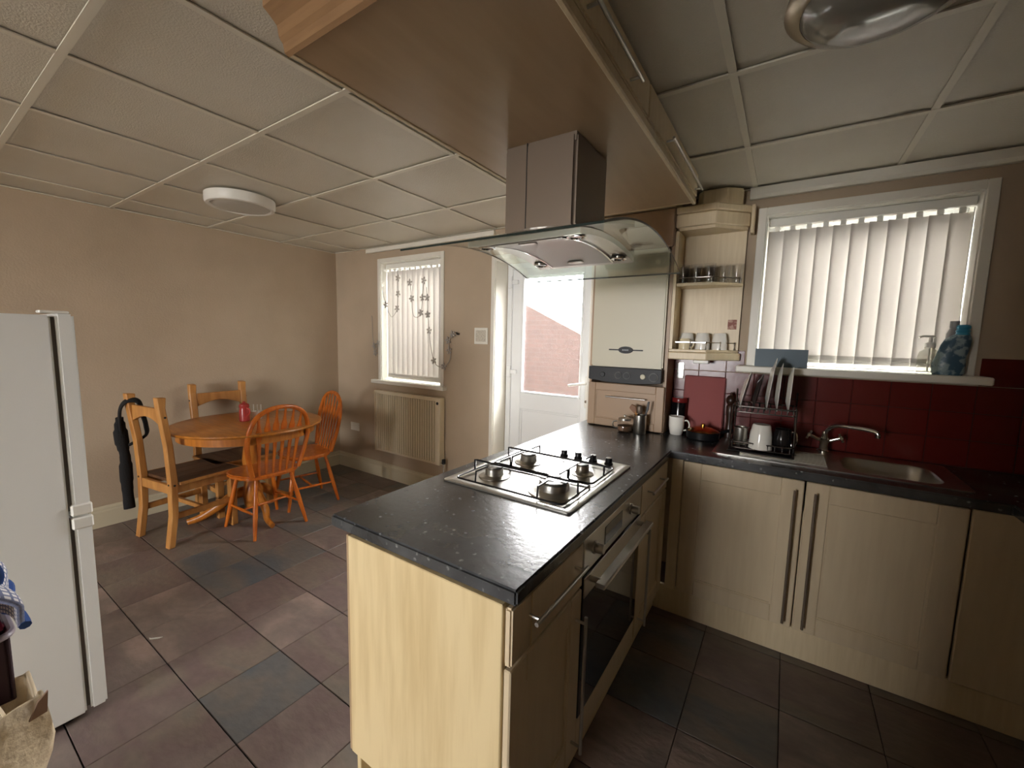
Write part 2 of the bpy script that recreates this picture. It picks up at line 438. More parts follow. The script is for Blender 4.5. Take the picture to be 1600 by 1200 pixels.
struct('wall_added_partition', B(-.58, XR, -.75, -.62, -.06, H), PAINT)  # unseen partition, added to keep rear light off the kitchen side
struct('wall_added_passage', B(-.58, -.45, YF, -.75, -.06, H), PAINT)  # unseen wall, added with the partition to confine the rear light
struct('floor_passage', B(XL, -.58, YF, -2.2, -.0065, .002), mat('grey_carpet', srgb(120, 112, 104), .9))
# skirting
def skirt_profile(a, s): return [(a, 0), (a+s*.018, 0), (a+s*.018, .115), (a+s*.013, .125), (a+s*.013, .14), (a+s*.006, .155), (a, .155)]
struct('baseboard_left', prism(new(), skirt_profile(XL, 1), 'y', YF, YB), SKIRT)
struct('baseboard_back', prism(new(), skirt_profile(YB, -1), 'x', XL, DD[0]-.03), SKIRT)
# coving / trunking
struct('trim_1', prism(new(), [(YB, 2.285), (YB-.03, 2.285), (YB-.045, 2.30), (YB-.045, 2.341), (YB, 2.341)], 'x', -.24, XR), WHITEPAINT)
struct('trim_2', B(-3.63, -2.03, YB-.028, YB, 2.292, 2.333), WHITEPAINT, bevel=.003)
# red wall tiles
src = {}
T = .15; TH = .13
for i in range(14):
    for j in range(4):
        a0, a1 = -.595 + i*T, min(-.595 + (i+1)*T, XR); b0, b1 = .912 + j*TH, min(.912 + (j+1)*TH, 1.437)
        if a1-a0 < .02: continue
        if j == 3:
            if a0 < -.20 < a1: a1 = -.20
            elif a0 < .745 < a1: a0 = .745
            elif -.20 <= a0 and a1 <= .745: continue
        if a1-a0 < .02: continue
        k = (round(a1-a0, 3), round(b1-b0, 3))
        if k not in src:
            o = src[k] = obj('wall_tile', B(-k[0]/2+.0015, k[0]/2-.0015, -.006, 0, -k[1]/2+.0015, k[1]/2-.0015), REDTILE, wall_back, bevel=.0015)
        else:
            o = src[k].copy(); COL.objects.link(o)
        o.location = ((a0+a1)/2, YB, (b0+b1)/2)
obj('tile_grout', B(-.595, XR, YB-.002, YB+.001, .90, 1.300), GROUT, wall_back)

# ------------------------------------------------------------------ windows and door
def frame_bm(x0, x1, y0, y1, z0, z1, w, bm=None, sill=True):
    bm = bm or new()
    box(bm, x0, x0+w, y0, y1, z0, z1); box(bm, x1-w, x1, y0, y1, z0, z1)
    box(bm, x0+w, x1-w, y0, y1, z1-w, z1)
    if sill: box(bm, x0+w, x1-w, y0, y1, z0, z0+w)
    return bm
def window(n, w, arch, sillx, sz):
    r = sroot('window_%d' % n, ((w[0]+w[1])/2, YB, w[2]))
    bm = new()   # architrave on the room face
    box(bm, w[0]-arch, w[0], YB-.014, YB, w[2]-.005, w[3]+arch); box(bm, w[1], w[1]+arch, YB-.014, YB, w[2]-.005, w[3]+arch)
    box(bm, w[0], w[1], YB-.014, YB, w[3], w[3]+arch)
    obj('architrave', bm, WHITEPAINT, r, .003)
    bm = new()
    for a in ((w[0], w[0]+.006, w[2], w[3]), (w[1]-.006, w[1], w[2], w[3]), (w[0]+.006, w[1]-.006, w[3]-.006, w[3])):
        box(bm, a[0], a[1], YB-.004, YO-.07, a[2], a[3])
    obj('reveal_lining', bm, WHITEPAINT, r)
    obj('window_frame', frame_bm(w[0]+.006, w[1]-.006, YO-.075, YO-.01, w[2]+.006, w[3]-.006, .055), UPVC, r, .004)
    obj('glass_pane', B(w[0]+.06, w[1]-.06, YO-.045, YO-.039, w[2]+.06, w[3]-.06), WGLASS, r)
    obj('window_sill', B(sillx[0], sillx[1], YB-sz, YO-.07, w[2]-.032, w[2]+.004), WHITEPAINT, r, .005)
    return r
window(1, DW, .040, (-3.54, -2.545), .055)
window(2, KW, .042, (-.235, .772), .125)
r3 = sroot('window_3', ((RW[0]+RW[1])/2, YF, RW[2]))  # unseen window, added and sized to light the room from behind the camera
obj('window_frame', frame_bm(RW[0], RW[1], YF-.12, YF-.05, RW[2], RW[3], .06), UPVC, r3, .004)
obj('mullion', B(-1.59, -1.53, YF-.12, YF-.05, RW[2]+.06, RW[3]-.06), UPVC, r3)
obj('window_sill', B(RW[0]-.06, RW[1]+.06, YF-.05, YF+.08, RW[2]-.03, RW[2]), WHITEPAINT, r3, .004)

d = sroot('door_1', (-1.6, YB, 0))
bm = new(); box(bm, DD[0]-.035, DD[0], YB-.016, YB, 0, DD[3]+.035); box(bm, DD[1], DD[1]+.035, YB-.016, YB, 0, DD[3]+.035); box(bm, DD[0], DD[1], YB-.016, YB, DD[3], DD[3]+.035)
obj('architrave', bm, WHITEPAINT, d, .003)
bm = new(); box(bm, DD[0], DD[0]+.006, YB-.004, YO-.09, 0, DD[3]); box(bm, DD[1]-.006, DD[1], YB-.004, YO-.09, 0, DD[3]); box(bm, DD[0]+.006, DD[1]-.006, YB-.004, YO-.09, DD[3]-.006, DD[3])
obj('reveal_lining', bm, WHITEPAINT, d)
yl = 2.975   # inner face of the leaf
obj('door_frame', frame_bm(DD[0]+.006, DD[1]-.006, yl-.012, yl+.06, 0, DD[3]-.006, .05, sill=False), UPVC, d, .004)
lx0, lx1 = -1.975, -1.225
bm = new(); gx0, gx1, gz0, gz1 = -1.870, -1.312, 1.012, 1.985
box(bm, lx0, gx0-.0, yl, yl+.055, .02, 2.05); box(bm, gx1, lx1, yl, yl+.055, .02, 2.05)
box(bm, gx0, gx1, yl, yl+.055, gz1, 2.05); box(bm, gx0, gx1, yl, yl+.055, .88, gz0); box(bm, gx0, gx1, yl, yl+.055, .02, .2)
leaf = obj('door_leaf', bm, UPVC, d, .003)
obj('lower_panel', B(gx0-.005, gx1+.005, yl+.014, yl+.045, .19, .89), UPVC, d)
obj('panel_bead', frame_bm(gx0, gx1, yl+.004, yl+.016, .2, .88, .018), UPVC, d, .004)
obj('glazing_bead', frame_bm(gx0, gx1, yl-.006, yl+.02, gz0, gz1, .02), UPVC, d, .006)
obj('glass_pane', B(gx0+.01, gx1-.01, yl+.022, yl+.028, gz0+.01, gz1-.01), OBSC, d)
for z in (.35, 1.19, 1.94):
    bm = new(); box(bm, lx0-.03, lx0+.012, yl-.024, yl, z-.05, z+.05); box(bm, lx0+.012, lx0+.07, yl-.022, yl, z-.018, z+.018)
    obj('hinge', bm, UPVC, d, .004)
hp = obj('handle_plate', B(-1.275, -1.245, yl-.012, yl, .95, 1.20), WHITEP, d, .005)
bm = tube(new(), [(-1.26, yl-.01, 1.14), (-1.26, yl-.055, 1.14), (-1.275, yl-.06, 1.14), (-1.39, yl-.06, 1.12)], .0095, 8)
obj('handle_lever', bm, WHITEP, d, smooth=True)
obj('keyhole', cyl(new(), (-1.26, yl-.016, 1.0), .011, .005, 12, 'y'), STEELD, d)

# outside: paving, the neighbouring brick wall, and added masses that block sky light
struct('ground_outside', B(-12, 10, YO, 20, -.2, -.12), PAVE)
struct('ground_garden', B(-12, 10, -18, YF-.2, -.2, -.12), PAVE)
struct('wall_added_upper_storey', B(-12, 10, YF-.2, YO, ZC+.12, 7.5), BRICK)  # unseen block, added to cut the sky light reaching the outside brick
struct('wall_added_mass_left', B(-12, XL-.21, YF-.2, YO, -.12, ZC+.119), BRICK)  # unseen mass, added to stop low sky light coming in from the left
struct('wall_added_mass_right', B(XR+.21, 10, YF-.2, YO, -.12, ZC+.119), BRICK)  # same on the right: unseen, added only to shut out low sky light
struct('wall_outside', prism(new(), [(-12, -.12), (10, -.12), (10, 2.45), (-.95, 2.45), (-.95, 1.30), (-1.55, 1.32), (-4.1, 2.52), (-12, 2.52)], 'y', 4.5, 4.75), BRICK)

# ------------------------------------------------------------------ shared cabinet pieces
def shaker(name, u0, u1, z0, z1, face, axis, parent, m=DOORC, stile=.075, th=.02, sgn=1):
    """five-piece panelled front. face = coordinate of the outer face, sgn=+1 faces +axis, -1 faces -axis"""
    def bx(bm, a0, a1, c0, c1, d0, d1):
        p, q = sorted((face - sgn*d0, face - sgn*d1))
        if axis == 'x': box(bm, p, q, a0, a1, c0, c1)
        else: box(bm, a0, a1, p, q, c0, c1)
    bm = new()
    bx(bm, u0, u0+stile, z0, z1, 0, th); bx(bm, u1-stile, u1, z0, z1, 0, th)
    bx(bm, u0+stile, u1-stile, z0, z0+stile, 0, th); bx(bm, u0+stile, u1-stile, z1-stile, z1, 0, th)
    o = obj(name, bm, m, parent, .0035)
    bm = new(); bx(bm, u0+stile-.002, u1-stile+.002, z0+stile-.002, z1-stile+.002, .009, th-.002)
    obj('door_panel', bm, m, o)
    bm = new()
    e = .006
    for a in ((u0+stile, u0+stile+e, z0+stile, z1-stile), (u1-stile-e, u1-stile, z0+stile, z1-stile), (u0+stile+e, u1-stile-e, z0+stile, z0+stile+e), (u0+stile+e, u1-stile-e, z1-stile-e, z1-stile)):
        bx(bm, a[0], a[1], a[2], a[3], .004, .010)
    obj('panel_bead', bm, m, o)
    return o
def slab(name, u0, u1, z0, z1, face, axis, parent, m=DOORC, th=.02, sgn=1, bev=.005):
    p, q = sorted((face, face-sgn*th))
    bm = B(p, q, u0, u1, z0, z1) if axis == 'x' else B(u0, u1, p, q, z0, z1)
    return obj(name, bm, m, parent, bev, seg=2)
def bar_handle(parent, a, b, normal, off=.032, r=.0055, m=None):
    """bar from a to b (points on the front face), standing off along normal"""
    a, b, n = Vector(a), Vector(b), Vector(normal)
    t = (b-a).normalized(); bm = new()
    tube(bm, [a+n*off-t*.022, b+n*off+t*.022], r, 10)
    for p in (a, b): tube(bm, [p - n*.0, p+n*off], r*.8, 8)
    return obj('bar_handle', bm, m or STEEL, parent, smooth=True)

# ------------------------------------------------------------------ peninsula
WT0, WT1 = .87, .91
PX0, PX1, PY0 = -1.152, -.458, .736
FX = -.468          # face of the peninsula doors
wx = [PX0, PX1, -.262, .652, .735, XR]; wy = [-.6, PY0, 2.225, 2.335, 2.752, YB]
bm = new(); V = {}
def gv(i, j):
    if (i, j) not in V: V[(i, j)] = bm.verts.new((wx[i], wy[j], WT1))
    return V[(i, j)]
for i in range(5):
    for j in range(5):
        ok = (i == 0 and j >= 1) or (j >= 2 and not (i == 2 and j == 3)) or (i == 4)
        if i == 3 and j < 2: ok = False
        if ok: bm.faces.new((gv(i, j), gv(i+1, j), gv(i+1, j+1), gv(i, j+1)))
g = bmesh.ops.extrude_face_region(bm, geom=list(bm.faces))
bmesh.ops.translate(bm, verts=[v for v in g['geom'] if isinstance(v, bmesh.types.BMVert)], vec=(0, 0, -(WT1-WT0)))
tag(obj('worktop', bm, SLATE, None, .006, seg=2), 'black slate-effect worktop running over the peninsula and under the kitchen window', 'worktop')

def base_unit(label, y0, y1, front):
    t = thing('base_cabinet', label, 'cabinet', (-.75, (y0+y1)/2, 0), group=None)
    bm = new(); X0, X1 = -1.036, FX-.022
    box(bm, X0, X1, y0, y0+.016, .15, .868); box(bm, X0, X1, y1-.016, y1, .15, .868)
    box(bm, X0, X1, y0+.016, y1-.016, .15, .168); box(bm, X0, X0+.01, y0+.016, y1-.016, .168, .868)
    box(bm, X0, X1, y0+.016, y1-.016, .70, .712)
    obj('carcass', bm, CREAM, t)
    return t
t = base_unit('cream drawer and door cabinet at the camera end of the peninsula', .747, 1.137, 1)
dr = slab('drawer_front', .735, 1.135, .716, .862, FX, 'x', t); bar_handle(dr, (FX, .815, .806), (FX, 1.075, .806), (1, 0, 0))
obj('drawer_groove', B(FX-.002, FX+.0015, .823, .826, .72, .858), CREAMP, dr)
dr = shaker('cabinet_door', .735, 1.135, .155, .708, FX, 'x', t); bar_handle(dr, (FX, 1.098, .215), (FX, 1.098, .625), (1, 0, 0))
t = base_unit('narrow cream drawer and door cabinet in the corner past the oven', 1.745, 2.205, 1)
dr = slab('drawer_front', 1.747, 2.21, .716, .862, FX, 'x', t); bar_handle(dr, (FX, 1.84, .806), (FX, 2.055, .806), (1, 0, 0))
dr = shaker('cabinet_door', 1.747, 2.21, .155, .708, FX, 'x', t); bar_handle(dr, (FX, 1.79, .225), (FX, 1.79, .635), (1, 0, 0))
t = thing('peninsula_end_panel', 'pale maple end panel of the peninsula facing the camera', 'panel', (-.76, .735, .1))
obj('panel_board', B(-1.056, FX-.022, .729, .746, .150, .869), CREAMP, t, .002)
obj('edge_post', B(-1.068, -1.0565, .731, .76, .150, .869), SOFFIT, t, .002)
tag(obj('peninsula_back_panel', B(-1.056, -1.038, .7475, 2.60, .002, .869), CREAMP, None, .002), 'long maple back panel of the peninsula on the dining side', 'panel')
tag(obj('plinth_board', B(-.535, -.515, .80, 2.29, .001, .149), CREAM, None, .002), 'cream plinth board along the foot of the oven side', 'plinth')
tag(obj('plinth_board', B(-1.036, -.537, .80, .818, .001, .149), CREAM, None, .002), 'short cream plinth set back under the maple end panel', 'plinth')

# built-in oven
t = thing('built_in_oven', 'black glass built-in oven under the hob with steel handle', 'oven', (-.75, 1.44, 0))
oy0, oy1 = 1.142, 1.740
obj('oven_body', B(-1.0, FX-.024, oy0+.004, oy1-.004, .17, .862), STEELD, t)
pn = obj('control_panel', B(FX-.022, FX, oy0, oy1, .745, .864), STEEL, t, .003)
obj('display_strip', B(FX-.001, FX+.002, 1.315, 1.49, .775, .838), BLACKG, pn)
for y in (1.222, 1.60):
    k = obj('control_knob', lathe(new(), [(.021, 0), (.021, .006), (.016, .008), (.016, .03), (.014, .033), (0, .033)], (FX, y, .806), 20, 'x'), STEEL, pn, smooth=True)
dg = obj('oven_door', B(FX-.022, FX, oy0, oy1, .255, .737), BLACKG, t, .003)
obj('door_top_trim', B(FX-.001, FX+.004, oy0+.002, oy1-.002, .668, .735), STEEL, dg, .002)
bm = B(FX+.030, FX+.062, oy0+.02, oy1-.02, .708, .724); obj('door_handle', bm, STEEL, dg, .003)
for y in (oy0+.05, oy1-.05): obj('handle_post', cyl(new(), (FX+.002, y, .716), .010, .034, 14, 'x'), STEEL, dg, smooth=True)
obj('inner_window_frame', frame_bm(0, 0, 0, 0, 0, 0, 0) if False else B(FX-.0005, FX+.0008, oy1-.075, oy1-.069, .29, .66), STEELD, dg)
obj('lower_filler', B(FX-.022, FX-.003, oy0, oy1, .155, .249), DOORC, t, .003)

# ------------------------------------------------------------------ hob
t = thing('gas_hob', 'stainless steel four-burner gas hob with black wire pan supports', 'hob', (-.81, 1.49, WT1))
hx0, hx1, hy0, hy1 = -1.085, -.540, 1.175, 1.812
bm = new(); rings = []
for (i, z) in ((0, .911), (0, .917), (.012, .921), (.022, .917), (.05, .915)):
    rings.append([bm.verts.new((x, y, z)) for x, y in rrect(hx0+i, hx1-i, hy0+i, hy1-i, .012)])
for a, b in zip(rings, rings[1:]):
    n = len(a)
    for k in range(n): bm.faces.new((a[k], a[(k+1) % n], b[(k+1) % n], b[k]))
bm.faces.new(rings[-1]); bm.faces.new(rings[0][::-1])
obj('hob_plate', bm, STEEL, t, smooth=True)
for x, y, R in ((-.945, 1.325, .036), (-.935, 1.575, .036), (-.675, 1.325, .056), (-.672, 1.575, .027)):
    b = obj('burner', lathe(new(), [(R*1.75, 0), (R*1.7, .004), (R*1.15, .007), (R*1.02, .010), (R*.98, .034), (R*.9, .037)], (x, y, .915), 28), STEEL, t, smooth=True)
    obj('burner_cap', lathe(new(), [(R*.92, .037), (R*.98, .040), (R*.94, .044), (R*.6, .0445), (R*.56, .042), (0, .042)], (x, y, .915), 28), mat('hob_burner_cap', srgb(120, 118, 114), .35, .8), b, smooth=True)
for x in (-.852, -.779, -.705, -.630):
    k = obj('control_knob', lathe(new(), [(.020, 0), (.019, .006), (.015, .010), (.015, .026), (.013, .029), (0, .029)], (x, 1.770, .916), 18), BLACK, t, smooth=True)
    obj('knob_cap', cyl(new(), (x, 1.770, .945), .0125, .0015, 18), STEEL, k)
def support(x0, x1, y0, y1):
    bm = new(); z = .966; zl = .924; r = .0038
    tube(bm, [(x, y, zl) for x, y in rrect(x0, x1, y0, y1, .02, 4)], r, 6, closed=True)
    for yc in ((y0+y1)/2,):
        pass
    cy = (y0+y1)/2
    tube(bm, [(x0, cy, zl), (x0, cy, z), (x0+.012, cy, z), (x1-.012, cy, z), (x1, cy, z), (x1, cy, zl)], .0045, 6)
    for xb in ((x0+x1)/2 - .135, (x0+x1)/2 + .135):
        for s, ya in ((1, y0), (-1, y1)):
            tube(bm, [(xb, ya, zl), (xb, ya+s*.004, z), (xb, ya+s*.075, z)], r, 6)
    for s, xe in ((1, x0), (-1, x1)):
        for yq in (cy-.06, cy+.06):
            pass
    return obj('pan_support', bm, IRON, t, smooth=True)
support(-1.045, -.580, 1.205, 1.447); support(-1.045, -.580, 1.455, 1.70)

# ------------------------------------------------------------------ kitchen run under the window
FY = 2.243
tag(obj('corner_post', B(-.453, -.400, FY, FY+.02, .150, .868), CREAM, None, .003), 'narrow cream corner post where the two cabinet runs meet', 'panel')
def run_unit(label, x0, x1, hx):
    t = thing('base_cabinet', label, 'cabinet', ((x0+x1)/2, 2.5, 0))
    bm = new()
    box(bm, x0, x0+.016, FY+.022, 2.78, .15, .72); box(bm, x1-.016, x1, FY+.022, 2.78, .15, .72); box(bm, x0+.016, x1-.016, FY+.022, 2.78, .15, .168)
    box(bm, x0+.016, x1-.016, 2.77, 2.78, .168, .72); box(bm, x0+.016, x1-.016, FY+.022, FY+.04, .66, .72)
    obj('carcass', bm, CREAM, t)
    dr = shaker('cabinet_door', x0+.002, x1-.002, .153, .862, FY, 'y', t, sgn=-1, stile=.085)
    bar_handle(dr, (hx, FY, .205), (hx, FY, .80), (0, -1, 0), m=STEELD)
    return t
run_unit('cream panelled cabinet beside the corner, handle on its right edge', -.398, .118, .082)
run_unit('cream panelled cabinet under the sink bowl, handle on its left edge', .122, .638, .158)
tag(obj('appliance_panel', B(.643, 1.243, FY, FY+.02, .150, .866), DOORC, None, .004), 'plain cream panel at the far right of the cabinets below the window', 'panel')
tag(obj('plinth_board', B(-.513, 1.25, 2.268, 2.286, .001, .149), CREAM, None, .002), 'long cream plinth board under the sink cabinets', 'plinth')
t = thing('base_cabinet', 'cream base cabinet on the right wall, just outside the right edge', 'cabinet', (1.08, .3, 0))
obj('carcass', B(.77, 1.395, -.58, 1.13, .15, .868), CREAM, t)
for k in range(2):
    dr = shaker('cabinet_door', -.56+k*.85, .28+k*.85, .153, .862, .75, 'x', t, sgn=-1)
    bar_handle(dr, (.75, .2+k*.85, .25), (.75, .2+k*.85, .75), (-1, 0, 0))
obj('plinth_board', B(.81, .83, -.58, 1.13, .001, .149), CREAM, t)

# sink
t = thing('inset_sink', 'stainless steel inset sink with ridged drainer below the window', 'sink', (.2, 2.54, WT1))
bm = new(); rings = []
sx = (-.282, .668, 2.316, 2.770); bw = (.262, .600, 2.362, 2.665)
spec = [(sx, 0, .9105, .03), (sx, 0, .9135, .03), (sx, .012, .9155, .025), (sx, .02, .912, .02)]
for q, i, z, rr in spec: rings.append([bm.verts.new((x, y, z)) for x, y in rrect(q[0]+i, q[1]-i, q[2]+i, q[3]-i, rr, 6)])
for i, z, rr in ((0, .912, .075), (.006, .905, .07), (.012, .78, .065), (.03, .762, .05)): rings.append([bm.verts.new((x, y, z)) for x, y in rrect(bw[0]+i, bw[1]-i, bw[2]+i, bw[3]-i, rr, 6)])
for a, b in zip(rings, rings[1:]):
    n = len(a)
    for k in range(n): bm.faces.new((a[k], a[(k+1) % n], b[(k+1) % n], b[k]))
bm.faces.new(rings[-1])
obj('sink_bowl', bm, STEEL, t, smooth=True)
for k in range(9): obj('drainer_ridge', tube(new(), [(-.16, 2.385+k*.03, .9125), (.20, 2.385+k*.03, .9125)], .004, 6), STEEL, t, smooth=True)
obj('plug_hole', lathe(new(), [(.035, .763), (.03, .765), (.02, .764), (0, .7635)], (.43, 2.53, 0), 20), CHROME, t, smooth=True)
t = thing('mixer_tap', 'chrome mixer tap with two crosshead handles and swung spout', 'tap', (.205, 2.72, .913))
obj('tap_body', lathe(new(), [(.028, 0), (.028, .006), (.02, .012), (.02, .05), (.026, .058), (.026, .074), (.016, .085), (.013, .11), (0, .112)], (.205, 2.72, .9125), 20), CHROME, t, smooth=True)
obj('spout', tube(new(), spline([(.205, 2.72, .985), (.212, 2.712, 1.03), (.24, 2.69, 1.06), (.30, 2.655, 1.068), (.375, 2.62, 1.066), (.398, 2.61, 1.056), (.40, 2.609, 1.035)], 5), .0105, 10), CHROME, t, smooth=True)
for s in (-1, 1):
    a = Vector((.205+s*.022, 2.72-.006, .976)); b = Vector((.205+s*.068, 2.72-.012, .998))
    k = obj('tap_handle', tube(new(), [a, b], .009, 10), CHROME, t, smooth=True)
    ax = (b-a).normalized(); p1 = Vector((0, 1, 0)); p2 = ax.cross(p1)
    bm = new(); tube(bm, [b-p1*.024, b+p1*.024], .007, 8); tube(bm, [b-p2*.024, b+p2*.024], .007, 8); lathe(bm, [(.01, -.006), (.012, 0), (.008, .01), (0, .012)], b, 12)
    obj('crosshead', bm, CHROME, k, smooth=True)

# ------------------------------------------------------------------ boiler, its cabinet, corner shelves
t = thing('boiler_cabinet', 'tan cabinet housing the boiler between the door and corner shelves', 'cabinet', (-.83, 2.7, WT1))
bm = new(); box(bm, -.612, -.594, 2.612, 2.792, .912, 2.25); box(bm, -1.092, -1.076, 2.612, 2.792, .912, 2.25); box(bm, -1.076, -.612, 2.78, 2.792, .912, 2.25); box(bm, -1.076, -.612, 2.612, 2.78, 2.232, 2.25)
obj('side_panels', bm, TANDOOR, t)
dr = shaker('cabinet_door', -1.088, -.598, .916, 1.198, 2.592, 'y', t, TANDOOR, .05, sgn=-1); bar_handle(dr, (-.935, 2.592, 1.113), (-.725, 2.592, 1.113), (0, -1, 0), off=.024, r=.005)
slab('top_panel', -1.088, -.598, 2.03, 2.246, 2.592, 'y', t, TANDOOR, sgn=-1)
obj('top_cornice', B(-1.096, -.596, 2.57, 2.79, 2.252, 2.30), CREAM, t, .003)
t = thing('wall_boiler', 'white wall-hung boiler with black control strip and oval badge', 'boiler', (-.84, 2.7, 1.2))
obj('casing', B(-1.074, -.616, 2.586, 2.778, 1.306, 2.026), BOILERW, t, .008, seg=2)
bm = new(); pts = [(-1.078, 1.305), (-1.078, 1.222)] + [(-1.078 + .466*k/12, 1.222 - .017*sin(pi*k/12)**.7) for k in range(1, 12)] + [(-.612, 1.222), (-.612, 1.305)]
cp = obj('control_strip', prism(bm, pts, 'y', 2.560, 2.60), BOILERB, t, .003)
GREYDIAL = mat('grey_dial', srgb(120, 120, 118), .4)
for x, R, m in ((-.98, .016, BLACK), (-.877, .022, GREYDIAL), (-.823, .022, GREYDIAL), (-.722, .016, mat('cream_gauge', srgb(205, 198, 170), .4)), (-.658, .028, GREYDIAL)):
    k = obj('dial', lathe(new(), [(R, 0), (R, -.006), (R*.86, -.008), (0, -.008)], (x, 2.560, 1.256), 22, 'y'), m, cp, smooth=True)
    if R > .02: obj('dial_face', lathe(new(), [(R*.8, -.008), (R*.78, -.012), (0, -.012)], (x, 2.560, 1.256), 22, 'y'), BOILERB, k, smooth=True)
obj('slot_display', B(-.965, -.90, 2.557, 2.561, 1.25, 1.258), BLACK, cp)
bd = obj('badge', prism(new(), [(-.846+.047*cos(2*pi*k/24), 1.416+.022*sin(2*pi*k/24)) for k in range(24)], 'y', 2.578, 2.588), BOILERB, t, .002)
bm = new(); box(bm, -.955, -.89, 2.581, 2.587, 1.412, 1.420); box(bm, -.80, -.738, 2.581, 2.587, 1.412, 1.420)
obj('badge_bar', bm, BOILERB, bd)
bm = new()
for k in range(4): box(bm, -.866+k*.0105, -.859+k*.0105, 2.5765, 2.5785, 1.412, 1.420)
obj('badge_lettering', bm, mat('pale_badge_print', srgb(170, 172, 174), .4), bd)

shp = [(-.592, 2.792), (-.592, 2.612), (-.385, 2.612), (-.238, 2.760), (-.238, 2.792)]
def grow(p, d): return [(p[0][0], p[0][1]), (p[1][0], p[1][1]-d), (p[2][0]+d*.4, p[2][1]-d), (p[3][0]+d, p[3][1]-d*.4), (p[4][0]+d, p[4][1])]
t = thing('corner_shelf_unit', 'cream open end shelf unit with cornice between boiler and window', 'shelf unit', (-.41, 2.7, 1.4))
obj('side_panel', B(-.592, -.575, 2.612, 2.785, 1.432, 2.13), CREAM, t)
obj('back_panel', B(-.575, -.240, 2.778, 2.792, 1.432, 2.13), CREAM, t)
obj('shelf', prism(new(), shp, 'z', 1.416, 1.432), CREAM, t, .003)
obj('shelf', prism(new(), [(-.574, 2.776)] + [(-.574, 2.616)] + shp[2:4] + [(-.238, 2.776)], 'z', 1.800, 1.818), CREAM, t, .003)
obj('top_board', prism(new(), shp, 'z', 2.115, 2.132), CREAM, t)
obj('bottom_pelmet', prism(new(), grow(shp, .012), 'z', 1.372, 1.415), CREAM, t, .005)
obj('cornice', prism(new(), grow(shp, .010), 'z', 2.133, 2.205), CREAM, t, .004)
obj('cornice_cap', prism(new(), grow(shp, .026), 'z', 2.206, 2.243), CREAM, t, .006)
obj('cornice_return', prism(new(), [(-.222, 2.72), (-.205, 2.72), (-.205, 2.792), (-.222, 2.792)], 'z', 2.09, 2.243), CREAM, t, .003)
obj('top_block', prism(new(), [(-.50, 2.79), (-.50, 2.70), (-.47, 2.66), (-.34, 2.66), (-.27, 2.72), (-.27, 2.79)], 'z', 2.244, 2.338), CREAM, t, .006)
def gallery(z, h):
    P3 = [Vector((-.565, 2.63, z)), Vector((-.39, 2.63, z)), Vector((-.258, 2.762, z))]
    bm = new(); tube(bm, [p+Vector((0, 0, h)) for p in P3], .003, 6)
    for p in (P3[0], P3[0].lerp(P3[1], .5), P3[1], P3[1].lerp(P3[2], .5), P3[2]):
        lathe(bm, [(.006, 0), (.006, .004), (.003, .008), (.003, h-.006), (.006, h), (.003, h+.006), (0, h+.007)], p, 8)
    return obj('gallery_rail', bm, CHROME, t, smooth=True)
gallery(1.432, .042); gallery(1.818, .030)
obj('product_sticker', B(-.303, -.256, 2.775, 2.7785, 1.555, 1.612), mat('faded_red_sticker', srgb(150, 96, 84), .6, noise=(60, srgb(196, 160, 140), .45, .6, (1, 1, 1))), t)
tag(obj('under_shelf_light', B(-.46, -.375, 2.66, 2.71, 1.350, 1.371), WHITEP, None, .004), 'small white strip light fixed under the corner shelves', 'light')

def tumbler():
    return lathe(new(), [(.026, 0), (.032, .105), (.0335, .107), (.0305, .106), (.0245, .008), (0, .008)], (0, 0, 0), 18)
gs = [(-.545, 2.665, 'leftmost clear tumbler in the front row on the upper shelf'), (-.475, 2.665, 'second clear tumbler from the left in the front row on the upper shelf'), (-.405, 2.668, 'front clear tumbler at the bend of the upper shelf'),
      (-.54, 2.742, 'clear tumbler at the back left of the upper shelf'), (-.47, 2.742, 'second clear tumbler from the left in the back row of the upper shelf'), (-.40, 2.742, 'third clear tumbler from the left in the back row of the upper shelf'),
      (-.335, 2.728, 'clear tumbler near the angled right edge of the upper shelf'), (-.272, 2.762-.012, 'rightmost clear tumbler on the upper shelf, nearest the window')]
g0 = None
for x, y, l in gs:
    if g0 is None: o = g0 = obj('glass_tumbler', tumbler(), CLEARG, None, smooth=True)
    else: o = g0.copy(); COL.objects.link(o)
    o.location = (x, y, 1.8185); tag(o, l, 'glass', 'tumblers on the upper corner shelf')

def mug(name, label, loc, r, h, rz, group, flip=False, m=CERAM, rt=1.0):
    t = thing(name, label, 'mug', loc, rz, group)
    prof = [(r*.72, 0), (r*.80, h*.05), (r*.97, h*.45), (r*rt, h), (r*rt-.003, h), (r*.93-.003, h*.45), (r*.76-.003, h*.08), (0, h*.07)]
    if flip: prof = [(a, h-b) for a, b in prof]
    obj('mug_body', lathe(new(), prof, (0, 0, 0), 24), m, t, smooth=True, world=False)
    s = [(r*.93, 0, h*.78), (r*1.35, 0, h*.80), (r*1.62, 0, h*.58), (r*1.45, 0, h*.34), (r*.92, 0, h*.24)]
    if flip: s = [(a, b, h-c) for a, b, c in s]
    obj('mug_handle', tube(new(), spline(s, 5), .0045, 8), m, t, smooth=True, world=False)
    return t
gm = 'white mugs on the lower corner shelf'
mug('mug', 'white mug upside down at the back left of the lower shelf', (-.515, 2.735, 1.4325), .042, .098, 2.6, gm, True)
mug('mug', 'white mug upside down in the middle of the lower shelf', (-.425, 2.715, 1.4325), .042, .098, 1.9, gm, True)
mug('mug', 'white mug upside down at the right of the lower shelf', (-.335, 2.735, 1.4325), .042, .098, 1.4, gm, True)
mug('mug', 'small cream cup upside down at the front left of the lower shelf', (-.515, 2.668, 1.4325), .034, .064, -.3, gm, True, mat('cream_ceramic', srgb(228, 214, 180), .2))

